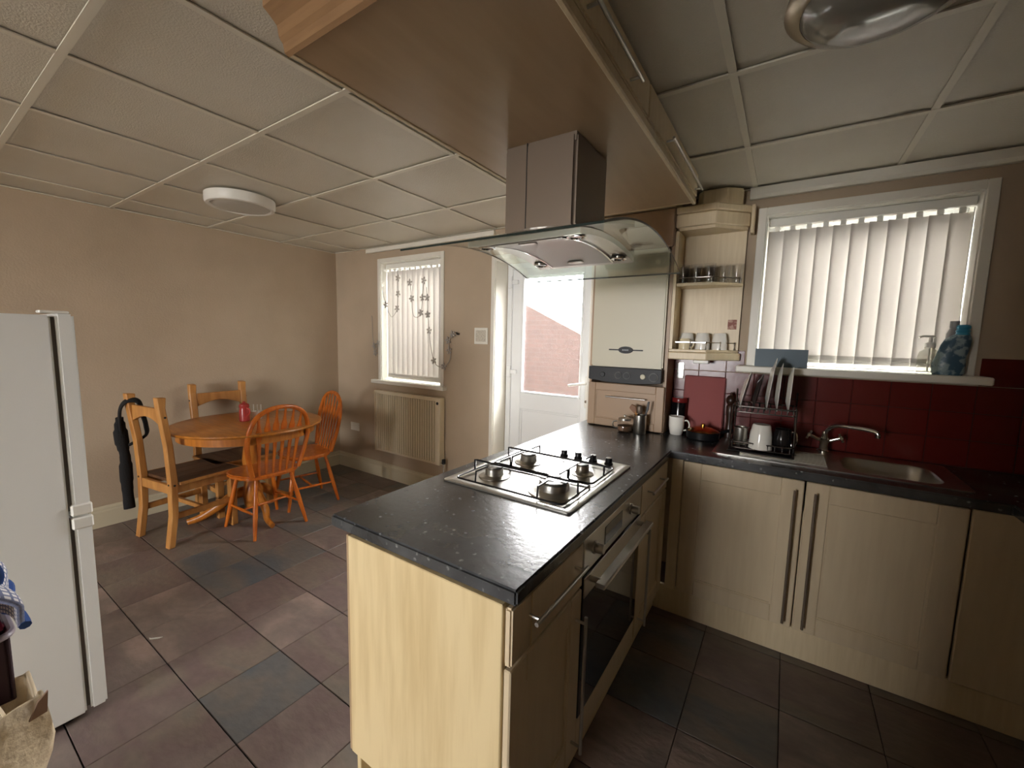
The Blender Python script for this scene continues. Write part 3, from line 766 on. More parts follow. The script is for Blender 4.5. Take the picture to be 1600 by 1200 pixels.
# ------------------------------------------------------------------ range hood
t = thing('range_hood', 'island cooker hood with curved glass canopy and brown-grey chimney', 'cooker hood', (-.82, 1.55, 1.8))
def arch(y, top=1.872, end=1.787, half=.47): return end + (top-end)*(1 - ((y-1.55)/half)**2)
bm = new(); n = 28; a = []; b = []
pts = [1.08 + .94*k/n for k in range(n+1)]
prism(bm, [(y, arch(y)) for y in pts] + [(y, arch(y)-.007) for y in pts[::-1]], 'x', -1.215, -.43)
gc_ = obj('glass_canopy', bm, HOODG, t, smooth=True)
gc_.data.materials.append(GEDGE)
for p in gc_.data.polygons:
    if abs(p.normal.x) > .9 or (abs(p.normal.y) > .6): p.material_index = 1
bm = new(); pts = [1.27 + .56*k/20 for k in range(21)]
prism(bm, [(y, arch(y)-.009) for y in pts] + [(y, arch(y)-.030 - .006*0) for y in pts[::-1]], 'x', -1.05, -.585)
body = obj('hood_body', bm, STEEL, t, smooth=True)
pts = [1.30 + .50*k/20 for k in range(21)]
obj('grease_filter', prism(new(), [(y, arch(y)-.030) for y in pts] + [(y, arch(y)-.034) for y in pts[::-1]], 'x', -.965, -.672), mat('grey_filter_mesh', srgb(165, 162, 156), .42, .9), body, smooth=True)
for x in (-.968, -.667): obj('trim_strip', prism(new(), [(y, arch(y)-.030) for y in pts] + [(y, arch(y)-.036) for y in pts[::-1]], 'x', x-.004, x+.004), CHROME, body, smooth=True)
for x in (-1.008, -.628):
    for y in (1.335, 1.765):
        z = arch(y)-.031
        l = obj('downlight', lathe(new(), [(.034, .002), (.034, -.006), (.026, -.008), (.024, -.004), (0, -.004)], (x, y, z), 22), CHROME, body, smooth=True)
for y in (1.34, 1.755): obj('filter_catch', B(-.86, -.79, y-.012, y+.012, arch(y)-.040, arch(y)-.034), STEEL, body, .002)
ch = obj('chimney', B(-.972, -.668, 1.392, 1.690, 1.862, 2.199), STEELD, t, .012, seg=3)
obj('chimney_seam', B(-.872, -.869, 1.3905, 1.394, 1.872, 2.198), BLACK, ch)
obj('upper_sleeve', B(-.966, -.672, 1.398, 1.684, 2.199-.03, 2.1995), STEELD, ch)
obj('canopy_plate', prism(new(), [(-.82+.20*cos(2*pi*k/40), 1.545+.20*sin(2*pi*k/40)) for k in range(40)], 'z', 1.862, 1.875), STEEL, t)

# ------------------------------------------------------------------ ceiling-hung cabinet over the peninsula
t = thing('overhead_cabinet', 'tan cabinet hung from the ceiling above the peninsula', 'cabinet', (-.8, 1.5, 2.2))
ox0, ox1, oy0, oy1 = -1.158, -.452, .655, 2.388
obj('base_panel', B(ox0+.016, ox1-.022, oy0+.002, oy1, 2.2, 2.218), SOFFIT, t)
obj('left_side', B(ox0, ox0+.016, oy0, oy1, 2.196, 2.340), CREAM, t, .002)
obj('end_side', B(ox0+.016, ox1-.022, oy1, oy1+.016, 2.2, 2.34), CREAM, t)
obj('light_pelmet', B(ox1-.022, ox1-.004, oy0, oy1+.016, 2.190, 2.222), CREAM, t, .004)
for k, (a, b) in enumerate(((oy0+.01, 1.49), (1.494, oy1+.014))):
    dr = slab('cabinet_door', a, b, 2.224, 2.339, ox1, 'x', t, CREAM, .018)
    bar_handle(dr, (ox1, .97 if k == 0 else 1.74, 2.243), (ox1, 1.29 if k == 0 else 2.33, 2.243), (1, 0, 0))
# moulded cornice across the camera end
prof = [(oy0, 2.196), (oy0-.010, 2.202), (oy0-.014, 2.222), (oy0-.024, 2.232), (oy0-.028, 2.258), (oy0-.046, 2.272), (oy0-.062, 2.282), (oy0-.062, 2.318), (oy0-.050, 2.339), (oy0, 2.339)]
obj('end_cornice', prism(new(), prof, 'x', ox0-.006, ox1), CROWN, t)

# ------------------------------------------------------------------ ceiling lamps
t = thing('ceiling_lamp', 'round white bulkhead ceiling lamp above the dining area', 'ceiling light', (-3.045, 1.365, ZC))
obj('lamp_ring', lathe(new(), [(.185, -.002), (.198, -.006), (.198, -.050), (.190, -.064), (.172, -.066), (.168, -.060), (.168, -.05)], (-3.045, 1.365, ZC), 48), WHITEP, t, smooth=True)
obj('diffuser', lathe(new(), [(.169, -.055), (.155, -.064), (.09, -.069), (0, -.07)], (-3.045, 1.365, ZC), 48), DIFF, t, smooth=True)
t = thing('ceiling_lamp', 'round flush ceiling lamp with metal rim and smoky glass above the kitchen', 'ceiling light', (.125, 1.385, ZC))
obj('lamp_rim', lathe(new(), [(.175, -.002), (.197, -.008), (.200, -.022), (.186, -.036), (.165, -.042), (.160, -.03)], (.125, 1.385, ZC), 48), mat('satin_bronze_rim', srgb(168, 158, 140), .3, .8), t, smooth=True)
obj('glass_bowl', lathe(new(), [(.168, -.036), (.150, -.058), (.11, -.076), (.05, -.086), (0, -.088)], (.125, 1.385, ZC), 48), mat('smoky_lamp_bowl', srgb(140, 138, 130), .12, coat=.4), t, smooth=True)

# ------------------------------------------------------------------ fridge
t = thing('fridge_freezer', 'tall white fridge freezer seen from its side at the left', 'fridge', (-2.39, .05, 0))
obj('fridge_body', B(-2.68, -2.10, -.26, .325, .025, 1.512), FRIDGE, t, .006, seg=2)
for z0, z1 in ((.028, .782), (.797, 1.518)):
    dr = obj('fridge_door', B(-2.684, -2.098, .336, .382, z0, z1), FRIDGE, t, .007, seg=2)
    obj('door_gasket', B(-2.67, -2.112, .325, .336, z0+.015, z1-.012), GASKET, dr)
for z0, z1 in ((.742, .786), (.793, .835)):
    obj('handle_cap', B(-2.12, -2.0925, .330, .386, z0, z1), WHITEP, t, .005)
obj('top_hinge', B(-2.155, -2.105, .30, .372, 1.5185, 1.528), WHITEP, t, .003)
for x in (-2.63, -2.15):
    for y in (-.2, .28): obj('foot', cyl(new(), (x, y, 0), .018, .026, 12), BLACK, t)

# ------------------------------------------------------------------ things at the left edge
t = thing('utility_trolley', 'white utility trolley beside the fridge, just outside the left edge', 'trolley', (-1.64, -.18, 0))
for x in (-1.80, -1.48):
    for y in (-.40, .03): obj('post', tube(new(), [(x, y, 0), (x, y, .83)], .011, 8), WHITEP, t, smooth=True)
for z in (.20, .56, .80): obj('shelf', B(-1.81, -1.47, -.41, .04, z, z+.02), WHITEP, t, .004)
def cloth(name, label, m, loc, nx, ny, f, cat, th=.006, edge=None, uv=None):
    bm = new(); G = [[bm.verts.new(f(i/nx, j/ny)) for j in range(ny+1)] for i in range(nx+1)]
    uvl = bm.loops.layers.uv.new('UVMap')
    for i in range(nx):
        for j in range(ny):
            fc = bm.faces.new((G[i][j], G[i+1][j], G[i+1][j+1], G[i][j+1]))
            for lp, (a, b) in zip(fc.loops, ((i, j), (i+1, j), (i+1, j+1), (i, j+1))): lp[uvl].uv = (a/nx, b/ny)
    me = bpy.data.meshes.new(name); bm.to_mesh(me); bm.free(); me.materials.append(m)
    for p in me.polygons: p.use_smooth = True
    o = bpy.data.objects.new(name, me); COL.objects.link(o)
    sm = o.modifiers.new('solid', 'SOLIDIFY'); sm.thickness = th
    return o
def towel(u, v):
    # draped over the end of the trolley's top shelf: v runs along the towel
    s = v*.46
    x = -1.745 + .30*u + .012*sin(9*v+2*u)
    if s < .24: y = -.17 + s; z = .860 + .02*sin(5*u+1) + .022*sin(7*v*2+3*u)
    else:
        k = s-.24; y = .07 + .060*sin(min(k/.12, 1)*pi/2) + .008*sin(8*u); z = .885 - k*.52 + .01*sin(10*u)
    return (x, y, z)
tw = tag(cloth('checked_towel', '', CHECK, None, 18, 26, towel, 'towel', .012), 'blue and white checked towel with blue hem at the left edge', 'towel')
hem = tube(new(), [towel(i/18, 1) for i in range(19)], .011, 8)
o = obj('towel_hem', hem, NAVY, tw, smooth=True)
bm = tube(new(), spline([(-1.52, .05, .875), (-1.50, .075, .90), (-1.485, .098, .925), (-1.48, .108, .90), (-1.485, .105, .875)], 6), .010, 8, flat=(1, .45))
obj('towel_fold', bm, NAVY, tw, smooth=True)
t = thing('storage_crate', 'dark plastic crate holding crimson cloth below the checked towel', 'crate', (-1.62, -.1, .58))
bm = new(); cx0, cx1, cy0, cy1 = -1.77, -1.475, -.30, .115
for a in ((cx0, cx1, cy0, cy0+.008), (cx0, cx1, cy1-.008, cy1), (cx0, cx0+.008, cy0+.008, cy1-.008), (cx1-.008, cx1, cy0+.008, cy1-.008)): box(bm, *a, .582, .745)
box(bm, cx0, cx1, cy0, cy1, .581, .589)
obj('crate_shell', bm, DARKPL, t, .003)
obj('crate_rim', tube(new(), [(x, y, .746) for x, y in rrect(cx0-.004, cx1+.004, cy0-.004, cy1+.004, .03)], .008, 8, closed=True), mat('grey_crate_rim', srgb(150, 140, 150), .3), t, smooth=True)
def crim(u, v):
    return (-1.76 + .275*u, -.24 + .345*v, .725 + .035*sin(6*u+2)*cos(7*v) + .03*sin(11*v+3*u))
tag(cloth('crimson_cloth', '', CRIMSON, None, 18, 20, crim, 'cloth', .02), 'crumpled crimson cloth heaped in the dark crate', 'cloth')
# canvas tote, open top, hanging at the trolley's end
t = thing('tote_bag', 'slumped cream canvas tote bag at the lower left corner', 'bag', (-1.5, .08, .02))
bm = new(); rings = []
for k in range(13):
    s = k/12; z = .05 + .56*s
    w = .175 - .02*s + .012*sin(9*s); dp = .075 + .03*(1-s) + .008*sin(7*s+1)
    ring = []
    for q in range(32):
        a = 2*pi*q/32; ca, sa = cos(a), sin(a)
        e = .55
        x = dp*math.copysign(abs(ca)**e, ca); y = w*math.copysign(abs(sa)**e, sa)
        lift = (.035*abs(sa)**6*abs(ca)**.3*2.2 if s > .99 else 0) + (.02*sin(3*a) if s > .9 else 0)
        ring.append(bm.verts.new((-1.42 + x*1 + .01*sin(5*a+8*s), -.012 + y - .030*(1-s) + .008*cos(4*a+9*s), z + lift)))
    rings.append(ring)
for a, b in zip(rings, rings[1:]):
    for q in range(32): bm.faces.new((a[q], a[(q+1) % 32], b[(q+1) % 32], b[q]))
bm.faces.new(rings[0])
o = obj('bag_body', bm, CANVAS, t, smooth=True); sm = o.modifiers.new('solid', 'SOLIDIFY'); sm.thickness = .006
bm = tube(new(), spline([(-1.385, -.09, .60), (-1.37, -.05, .70), (-1.37, .0, .72), (-1.37, .06, .69), (-1.375, .09, .60)], 6), .013, 6, flat=(1, .3))
obj('bag_strap', bm, CANVAS, t, smooth=True)
for y in (.135, .045):
    bm = new(); prism(bm, [(y-.018, .595), (y+.010, .60), (y+.014, .648), (y-.002, .632)], 'x', -1.346, -1.340); obj('turned_corner', bm, CANVASB, t)

# ------------------------------------------------------------------ radiator, plates on the walls
t = thing('radiator', 'cream panel radiator under the dining window', 'radiator', (-3.01, 2.75, .3))
rx0, rx1, rz0, rz1 = -3.462, -2.562, .300, .918
bm = new(); prof = []
nr = 27; pw = (rx1-rx0-.06)/nr
for k in range(nr):
    a = rx0+.03+k*pw
    prof += [(a, 2.744), (a+pw*.2, 2.726), (a+pw*.55, 2.726), (a+pw*.75, 2.744)]
prof = [(rx0, 2.742)] + prof + [(rx1, 2.742), (rx1, 2.752), (rx0, 2.752)]
prism(bm, prof, 'z', rz0+.02, rz1-.03); box(bm, rx0, rx1, 2.736, 2.752, rz1-.03, rz1-.004); box(bm, rx0, rx1, 2.736, 2.752, rz0, rz0+.02)
obj('ribbed_panel', bm, RADW, t)
obj('top_grille', B(rx0, rx1, 2.728, 2.79, rz1-.004, rz1+.004), RADW, t, .002)
for x in (rx0-.002, rx1-.004): obj('side_cover', B(x, x+.006, 2.726, 2.79, rz0, rz1), RADW, t, .002)
obj('end_plate', B(rx1-.058, rx1-.004, 2.7265, 2.742, rz0, rz1-.004), RADW, t, .002)
obj('bleed_cap', cyl(new(), (rx1-.03, 2.7255, .872), .014, .004, 16, 'y'), BLACK, t)
bm = new(); cyl(bm, (rx1+.004, 2.75, .325), .012, .04, 12, 'x'); cyl(bm, (rx1+.03, 2.75, .18), .008, .145, 10)
obj('valve_pipe', bm, CHROME, t, smooth=True)
obj('valve_cap', cyl(new(), (rx1+.03, 2.75, .318), .017, .04, 14), BLACK, t, smooth=True)
obj('wall_bracket', B(-3.1, -2.9, 2.752, 2.7995, .5, .7), RADW, t)
t = thing('light_switch', 'square cream switch plate on the wall beside the back door', 'switch', (-2.16, YB, 1.487))
obj('plate', B(-2.230, -2.088, YB-.009, YB-.0005, 1.418, 1.556), WHITEPAINT, t, .003)
obj('label_sheet', B(-2.212, -2.106, YB-.0105, YB-.009, 1.44, 1.535), mat('printed_paper', srgb(214, 206, 188), .7, noise=(90, srgb(150, 144, 130), .52, .6, (1, 1, 4))), t)
t = thing('wall_socket', 'white double socket low on the wall beside the radiator', 'socket', (-3.878, YB, .476))
pl = obj('plate', B(-3.95, -3.805, YB-.010, YB-.0005, .432, .520), WHITEPAINT, t, .004)
for x in (-3.915, -3.84): obj('rocker', B(x-.008, x+.008, YB-.013, YB-.010, .488, .508), WHITEP, pl, .001)
t = thing('wall_switch', 'narrow chrome switch plate on the red tiles by the boiler', 'switch', (-.545, 2.79, 1.3))
pl = obj('plate', B(-.572, -.532, 2.784, 2.7935, 1.245, 1.345), CHROME, t, .002)
obj('rocker', B(-.562, -.542, 2.780, 2.784, 1.28, 1.31), CHROME, pl, .001)
tag(obj('wall_hook', tube(new(), [(-2.405, 2.7995, 1.50), (-2.405, 2.775, 1.50), (-2.405, 2.765, 1.512)], .008, 8), BLACK, None, smooth=True), 'small black hook on the wall right of the dining window', 'hook')

# ------------------------------------------------------------------ vertical blinds
def blind(label, w, y, n, z0, ang, group):
    t = thing('vertical_blind', label, 'blind', ((w[0]+w[1])/2, y, w[3]), group=group)
    obj('headrail', B(w[0]+.01, w[1]-.01, y-.022, y+.022, w[3]-.050, w[3]-.007), WHITEP, t, .003)
    pitch = (w[1]-w[0]-.03)/n; wd = pitch*1.13
    zt = w[3]-.074
    h0 = None
    for k in range(n):
        x = w[0]+.015+pitch*(k+.5)
        if h0 is None:
            bm = new(); m = 8
            pr = [(-wd/2+wd*q/m, .006*(1-(2*q/m-1)**2)) for q in range(m+1)]
            prism(bm, pr + [(a, b-.0008) for a, b in pr[::-1]], 'z', 0, zt-z0)
            o = h0 = obj('slat', bm, SLAT, t, smooth=True)
            bm = new(); box(bm, -wd/2, wd/2, -.0035, .0035, 0, .04); w0 = obj('slat_weight', bm, SLAT, t)
            bm = new(); box(bm, -.012, .012, -.005, .005, 0, .024); c0 = obj('slat_carrier', bm, WHITEP, t)
            wv = w0; cv = c0
        else:
            o = h0.copy(); COL.objects.link(o); wv = w0.copy(); COL.objects.link(wv); cv = c0.copy(); COL.objects.link(cv)
        o.location = (x, y, z0); o.rotation_euler = (0, 0, ang + random.uniform(-.03, .03))
        wv.location = (x, y, z0+.004); wv.rotation_euler = o.rotation_euler
        cv.location = (x, y, zt-.001)
    obj('bottom_chain', tube(new(), [(w[0]+.02, y-.012, z0+.02), (w[1]-.02, y-.012, z0+.02)], .0018, 5), WHITEP, t)
    obj('pull_cord', tube(new(), spline([(w[1]-.018, y-.028, w[3]-.06), (w[1]-.02, y-.03, w[3]-.5), (w[1]-.012, y-.03, z0+.12), (w[1]-.02, y-.03, z0+.1)], 5), .002, 5), WHITEP, t)
    return t
blind('cream vertical blind in the narrow dining window', DW, YB+.075, 11, DW[2]+.022, .20, None)
blind('cream vertical blind in the wide kitchen window above the sink', KW, YB+.075, 11, KW[2]+.030, .20, None)

# flower garlands
GAR = mat('pale_grey_garland', srgb(168, 162, 154), .6)
def garland(label, pts, fl, y=2.782):
    def at(px, py):   # crop pixel -> point on the plane y
        u, v = 560+px/4.8, 380+py/4.8
        a, b = (u-800)/648.18, (v-600)/648.18
        d_ = f_ + r_*a - u_*b
        k = y/d_.y
        return Vector((d_.x*k, y, 1.46883+d_.z*k))
    t = thing('flower_garland', label, 'garland', at(*pts[0]), group='flower garlands at the dining window')
    obj('string', tube(new(), spline([at(*p) for p in pts], 5), .0028, 5), GAR, t)
    for p in fl:
        c = at(*p); bm = new(); a0 = random.random()*2
        for k in range(5):
            a = a0+2*pi*k/5; d1 = Vector((cos(a), 0, sin(a))); d2 = Vector((-sin(a), 0, cos(a)))
            q = [c+d1*.006, c+d1*.022+d2*.010, c+d1*.036, c+d1*.022-d2*.010]
            v0 = [bm.verts.new(v+Vector((0, -.004, 0))) for v in q]; v1 = [bm.verts.new(v+Vector((0, .001, 0))) for v in q]
            bm.faces.new(v0); bm.faces.new(v1[::-1])
            for i in range(4): bm.faces.new((v0[i], v1[i], v1[(i+1) % 4], v0[(i+1) % 4]))
        lathe(bm, [(.009, .001), (.008, -.006), (0, -.008)], c, 8, 'y')
        obj('flower', bm, GAR, t)
garland('flower garland looping down the left half of the dining blind', [(297, 205), (296, 262), (297, 380), (290, 490), (262, 545), (240, 545), (210, 470), (190, 400), (180, 330)], [(296, 262), (297, 380), (290, 490), (207, 462)])
garland('flower garland hanging in a loop at the middle of the dining blind', [(385, 285), (400, 415), (404, 500), (415, 545), (440, 556), (468, 522), (480, 405), (490, 280)], [(385, 295), (400, 415), (468, 522), (480, 408), (490, 280)])
garland('long flower garland trailing past the right side of the dining window', [(510, 330), (515, 405), (520, 535), (530, 655), (542, 770), (565, 880), (600, 925), (640, 925), (675, 895), (690, 850), (680, 790), (675, 730), (705, 685), (748, 690)], [(515, 408), (520, 535), (530, 655), (565, 880), (640, 925), (680, 805), (672, 728), (706, 682)])
garland('short flower garland on the wall left of the dining window', [(100, 545), (105, 600), (106, 690), (118, 770), (128, 815), (150, 755)], [(118, 770), (150, 752), (127, 822)], y=2.79)

# ------------------------------------------------------------------ dining table
TX, TY, TZ = -3.467, 1.545, .775
t = thing('dining_table', 'round honey oak pedestal dining table', 'table', (TX, TY, 0))
obj('tabletop', lathe(new(), [(.49, -.026), (.508, -.022), (.515, -.012), (.512, -.003), (.505, 0), (0, 0)], (TX, TY, TZ), 64), OAK, t, smooth=True)
obj('apron', lathe(new(), [(.452, -.085), (.458, -.085), (.458, -.026), (.452, -.026)], (TX, TY, TZ), 56), OAKP, t, smooth=True)
obj('pedestal', lathe(new(), [(.055, .10), (.062, .14), (.07, .20), (.06, .26), (.045, .30), (.055, .36), (.062, .48), (.05, .58), (.042, .62), (.06, .66), (.075, .69)], (TX, TY, 0), 28), OAKP, t, smooth=True)
obj('top_brace', B(TX-.35, TX+.35, TY-.035, TY+.035, .69, .748), OAKP, t, .004)
for deg, R in ((237, .43), (112, .44), (357, .33)):
    a = radians(deg); dv = Vector((cos(a), sin(a), 0)); c = Vector((TX, TY, 0))
    pts = [c+dv*.03+Vector((0, 0, .22)), c+dv*.12+Vector((0, 0, .20)), c+dv*.22+Vector((0, 0, .125)), c+dv*(R-.09)+Vector((0, 0, .05)), c+dv*R+Vector((0, 0, .022))]
    obj('foot', tube(new(), spline(pts, 5), [.045-.023*min(i/20, 1) for i in range(21)], 10, flat=(1, .75)), OAKP, t, smooth=True)

# pine chairs
def pine_chair(label, loc, rz):
    t = thing('pine_chair', label, 'chair', loc, rz, 'pine dining chairs')
    k = dict(world=False)
    post = [(-.262, 0), (-.222, 0), (-.190, .22), (-.182, .45), (-.196, .70), (-.226, .96), (-.220, 1.03), (-.274, 1.035), (-.268, .96), (-.238, .70), (-.228, .45), (-.232, .22)]
    for s in (-1, 1):
        a, b = sorted((s*.165, s*.213))
        p = obj('back_post', prism(new(), post, 'x', a, b), PINE, t, .005, **k)
        bm = new()
        for z, y in ((.925, -.240), (.435, -.229)): cyl(bm, ((s*.189), y-.002, z), .007, .006, 10, 'y')
        for z, y in ((.90, -.235), (.43, -.206)): cyl(bm, (s*.2135 - (.004 if s < 0 else 0), y, z), .007, .004, 10, 'x')
        obj('stud', bm, BLACK, p, **k)
        obj('front_leg', B(a, b, .155, .200, 0, .428), PINE, t, .004, **k)
        obj('side_stretcher', B(s*.185-.011, s*.185+.011, -.20, .156, .185, .225), PINE, t, .003, **k)
        obj('side_apron', B(s*.185-.013, s*.185+.013, -.188, .156, .365, .428), PINE, t, .003, **k)
    n = 10
    top = [(-.165+.33*i/n, .955) for i in range(n+1)]
    bot = [(-.165+.33*i/n, .845 + .045*sin(pi*i/n)) for i in range(n+1)]
    obj('top_rail', prism(new(), bot + top[::-1], 'y', -.248, -.224), PINE, t, .003, **k)
    obj('rear_apron', B(-.165, .165, -.222, -.198, .365, .428), PINE, t, .003, **k)
    obj('front_apron', B(-.165, .165, .165, .188, .365, .428), PINE, t, .003, **k)
    obj('cross_stretcher', B(-.174, .174, -.03, -.006, .19, .22), PINE, t, .003, **k)
    for i in range(4): obj('seat_plank', B(-.225+.1125*i+.0006, -.225+.1125*(i+1)-.0006, -.182 if 0 < i < 3 else -.182, .225, .429, .450), PINESEAT, t, .002, **k)
    obj('seat_edge', B(-.226, .226, .2255, .236, .428, .450), PINE, t, .003, **k)
    for s in (-1, 1): obj('seat_edge', B(*sorted((s*.2255, s*.236)), -.182, .236, .428, .450), PINE, t, .003, **k)
    return t
pine_chair('pine ladder-back chair nearest the fridge with a black bag over its post', (-3.612, 1.190, 0), .15)
pine_chair('pine chair against the left wall behind the round table', (-3.83, 1.578, 0), -pi/2)

# windsor chairs
def windsor(label, loc, rz):
    t = thing('windsor_chair', label, 'chair', loc, rz, 'hoop-back dining chairs')
    k = dict(world=False)
    pts = []
    for i in range(40):
        a = 2*pi*i/40; ca, sa = cos(a), sin(a)
        pts.append((.225*math.copysign(abs(ca)**.75, ca)*(1.03 if sa > 0 else .97), .195*math.copysign(abs(sa)**.7, sa)))
    obj('seat', prism(new(), pts, 'z', .418, .448), WINDS, t, .009, seg=3, smooth=True, **k)
    lean = lambda z: -.165 - (z-.448)*.20
    hp = [(-.168, .448), (-.198, .56), (-.220, .69), (-.214, .785), (-.175, .878), (-.098, .930), (0, .946), (.098, .930), (.175, .878), (.214, .785), (.220, .69), (.198, .56), (.168, .448)]
    obj('hoop', tube(new(), spline([(x, lean(z), z) for x, z in hp], 5), .0165, 10), WINDS, t, smooth=True, **k)
    tops = {-.155: .890, -.094: .925, -.031: .941, .031: .941, .094: .925, .155: .890}
    for x, zt in tops.items():
        xb = x*.80
        f = lambda s: Vector((xb+(x-xb)*s, lean(.448+(zt-.448)*s)-.0, .448+(zt-.448)*s))
        S = [0, .1, .35, .55, .66, .74, .80, .88, 1]; wd = [.007, .009, .011, .015, .020, .021, .013, .008, .007]
        bm = new(); L0 = []
        for s, w_ in zip(S, wd):
            c = f(s); L0.append([bm.verts.new(c+Vector((a*w_, b*.0055, 0))) for a, b in ((-1, -.6), (-.5, -1), (.5, -1), (1, -.6), (1, .6), (.5, 1), (-.5, 1), (-1, .6))])
        for A_, B_ in zip(L0, L0[1:]):
            for q in range(8): bm.faces.new((A_[q], A_[(q+1) % 8], B_[(q+1) % 8], B_[q]))
        bm.faces.new(L0[0]); bm.faces.new(L0[-1])
        obj('spindle', bm, WINDS, t, smooth=True, **k)
    legs = {}
    for sx in (-1, 1):
        for sy in (-1, 1):
            a = Vector((sx*.125, sy*.125, .425)); b = Vector((sx*.195, sy*.20 - (.01 if sy < 0 else 0), 0))
            q = [a.lerp(b, s) for s in (0, .25, .5, .62, .8, 1)]
            legs[(sx, sy)] = lambda s, a=a, b=b: a.lerp(b, s)
            obj('leg', tube(new(), q, [.012, .0145, .017, .0165, .014, .011], 10), WINDS, t, smooth=True, **k)
    for sx in (-1, 1):
        p, q = legs[(sx, -1)](.6), legs[(sx, 1)](.6)
        obj('side_stretcher', tube(new(), [p, p.lerp(q, .5), q], [.007, .011, .007], 8), WINDS, t, smooth=True, **k)
    p = legs[(-1, -1)](.6).lerp(legs[(-1, 1)](.6), .5); q = legs[(1, -1)](.6).lerp(legs[(1, 1)](.6), .5)
    obj('cross_stretcher', tube(new(), [p, p.lerp(q, .5), q], [.007, .011, .007], 8), WINDS, t, smooth=True, **k)
    return t
windsor('orange hoop-back spindle chair in front of the table with its back to the kitchen', (-3.255, 1.54, 0), pi/2+.04)
windsor('orange hoop-back spindle chair at the far end of the table near the radiator', (-3.475, 1.985, 0), pi-.2)

# black bag on the chair post
t = thing('shoulder_bag', 'black cloth bag hung by its strap over the pine chair post', 'bag', (-3.86, .93, .3))
c_, s_ = cos(.15), sin(.15)
def loc(x, y, z): return (-3.612 + c_*x - s_*y, 1.190 + s_*x + c_*y, z)
bm = tube(new(), spline([loc(-.245, -.245, .66), loc(-.20, -.165, .72), loc(-.158, -.178, .80), loc(-.150, -.195, .88), loc(-.150, -.215, .975), loc(-.175, -.265, .985), loc(-.225, -.285, .93), loc(-.262, -.280, .83), loc(-.275, -.272, .74)], 6), .020, 10, flat=(.5, 1.2))
obj('strap', bm, CLOTHBLK, t, smooth=True)
rr_ = [.020, .028, .036, .036, .030, .026, .028, .034, .034, .030, .028, .030, .030]
bm = tube(new(), spline([loc(-.262, -.280, .86), loc(-.282, -.272, .76), loc(-.272, -.270, .66), loc(-.262, -.265, .58), loc(-.272, -.262, .45), loc(-.270, -.262, .32), loc(-.262, -.262, .20)], 6), [rr_[min(int(i/3), 12)] for i in range(37)], 12, flat=(.8, 1.1))
obj('bag_body', bm, CLOTHBLK, t, smooth=True)

# things on the table
t = thing('lidded_jug', 'rose red lidded jug standing on the dining table', 'jug', (-3.52, 1.535, TZ))
jc = (-3.52, 1.535, TZ+.0005)
obj('jug_body', lathe(new(), [(.032, 0), (.036, .004), (.036, .085), (.031, .10), (.031, .108)], jc, 24), PINKRED, t, smooth=True)
obj('jug_lid', lathe(new(), [(.034, .108), (.036, .114), (.034, .132), (.02, .142), (.009, .146), (.010, .154), (0, .158)], jc, 24), PINKRED, t, smooth=True)
obj('jug_handle', tube(new(), spline([(jc[0]+.034, jc[1]+.004, jc[2]+.105), (jc[0]+.06, jc[1]+.01, jc[2]+.10), (jc[0]+.064, jc[1]+.01, jc[2]+.07), (jc[0]+.036, jc[1]+.004, jc[2]+.045)], 5), .005, 8), PINKRED, t, smooth=True)
t = thing('stick_pot', 'small white pot with three short upright white sticks on the table', 'pot', (-3.56, 1.65, TZ))
pc = (-3.56, 1.65, TZ+.0005)
obj('pot', lathe(new(), [(.030, 0), (.040, .02), (.043, .06), (.040, .06), (.036, .02), (0, .012)], pc, 22), CERAM, t, smooth=True)
for dx, dy in ((-.022, -.018), (0, 0), (.022, .018)): obj('stick', tube(new(), [(pc[0]+dx, pc[1]+dy, pc[2]+.012), (pc[0]+dx, pc[1]+dy, pc[2]+.115)], .0045, 8), CERAM, t)

# ------------------------------------------------------------------ worktop clutter
mug('mug', 'white mug beside the boiler cabinet on the worktop', (-.528, 2.655, .9105), .045, .112, .1, None)
t = thing('coffee_canister', 'tall black canister behind the white mug on the worktop', 'canister', (-.535, 2.738, .9105))
obj('canister_body', lathe(new(), [(.040, 0), (.044, .004), (.044, .19), (.040, .20)], (-.535, 2.740, .9105), 26), mat('black_gloss', srgb(12, 12, 14), .12), t, smooth=True)
obj('canister_lid', lathe(new(), [(.0445, .19), (.0455, .195), (.0455, .212), (.042, .218), (0, .219)], (-.535, 2.740, .9105), 26), mat('red_lid', srgb(110, 30, 28), .25), t, smooth=True)
t = thing('saucepan', 'black lidded pan with a polished dome lid in the worktop corner', 'pan', (-.37, 2.62, .9105))
obj('pan_body', lathe(new(), [(.078, 0), (.088, .006), (.092, .045), (.095, .047), (.088, .046), (.08, .01), (0, .008)], (-.375, 2.635, .9105), 32), BLACK, t, smooth=True)
obj('pan_lid', lathe(new(), [(.088, .047), (.06, .062), (.03, .070), (.010, .073), (.012, .088), (0, .092)], (-.375, 2.635, .9105), 32), BRASS, t, smooth=True)
obj('pan_handle', tube(new(), [(-.295, 2.66, .95), (-.23, 2.71, .966), (-.20, 2.735, .97)], .009, 8), BLACK, t, smooth=True)
o = obj('chopping_board', B(-.118, .118, 0, .012, 0, .36), REDBOARD, None, .006, seg=2); tag(o, 'bright red chopping board leaning on the tiles under the corner shelves', 'chopping board')
o.location = (-.405, 2.752, .9108); o.rotation_euler = (-.085, 0, 0)
t = thing('pepper_grinder', 'dark wooden grinder standing between the red board and dish rack', 'grinder', (-.25, 2.72, .9105))
gc = (-.250, 2.748, .9105)
obj('grinder_body', lathe(new(), [(.026, 0), (.028, .01), (.02, .05), (.017, .10), (.022, .15), (.024, .19), (.018, .2)], gc, 18), mat('dark_walnut', srgb(46, 28, 20), .3), t, smooth=True)
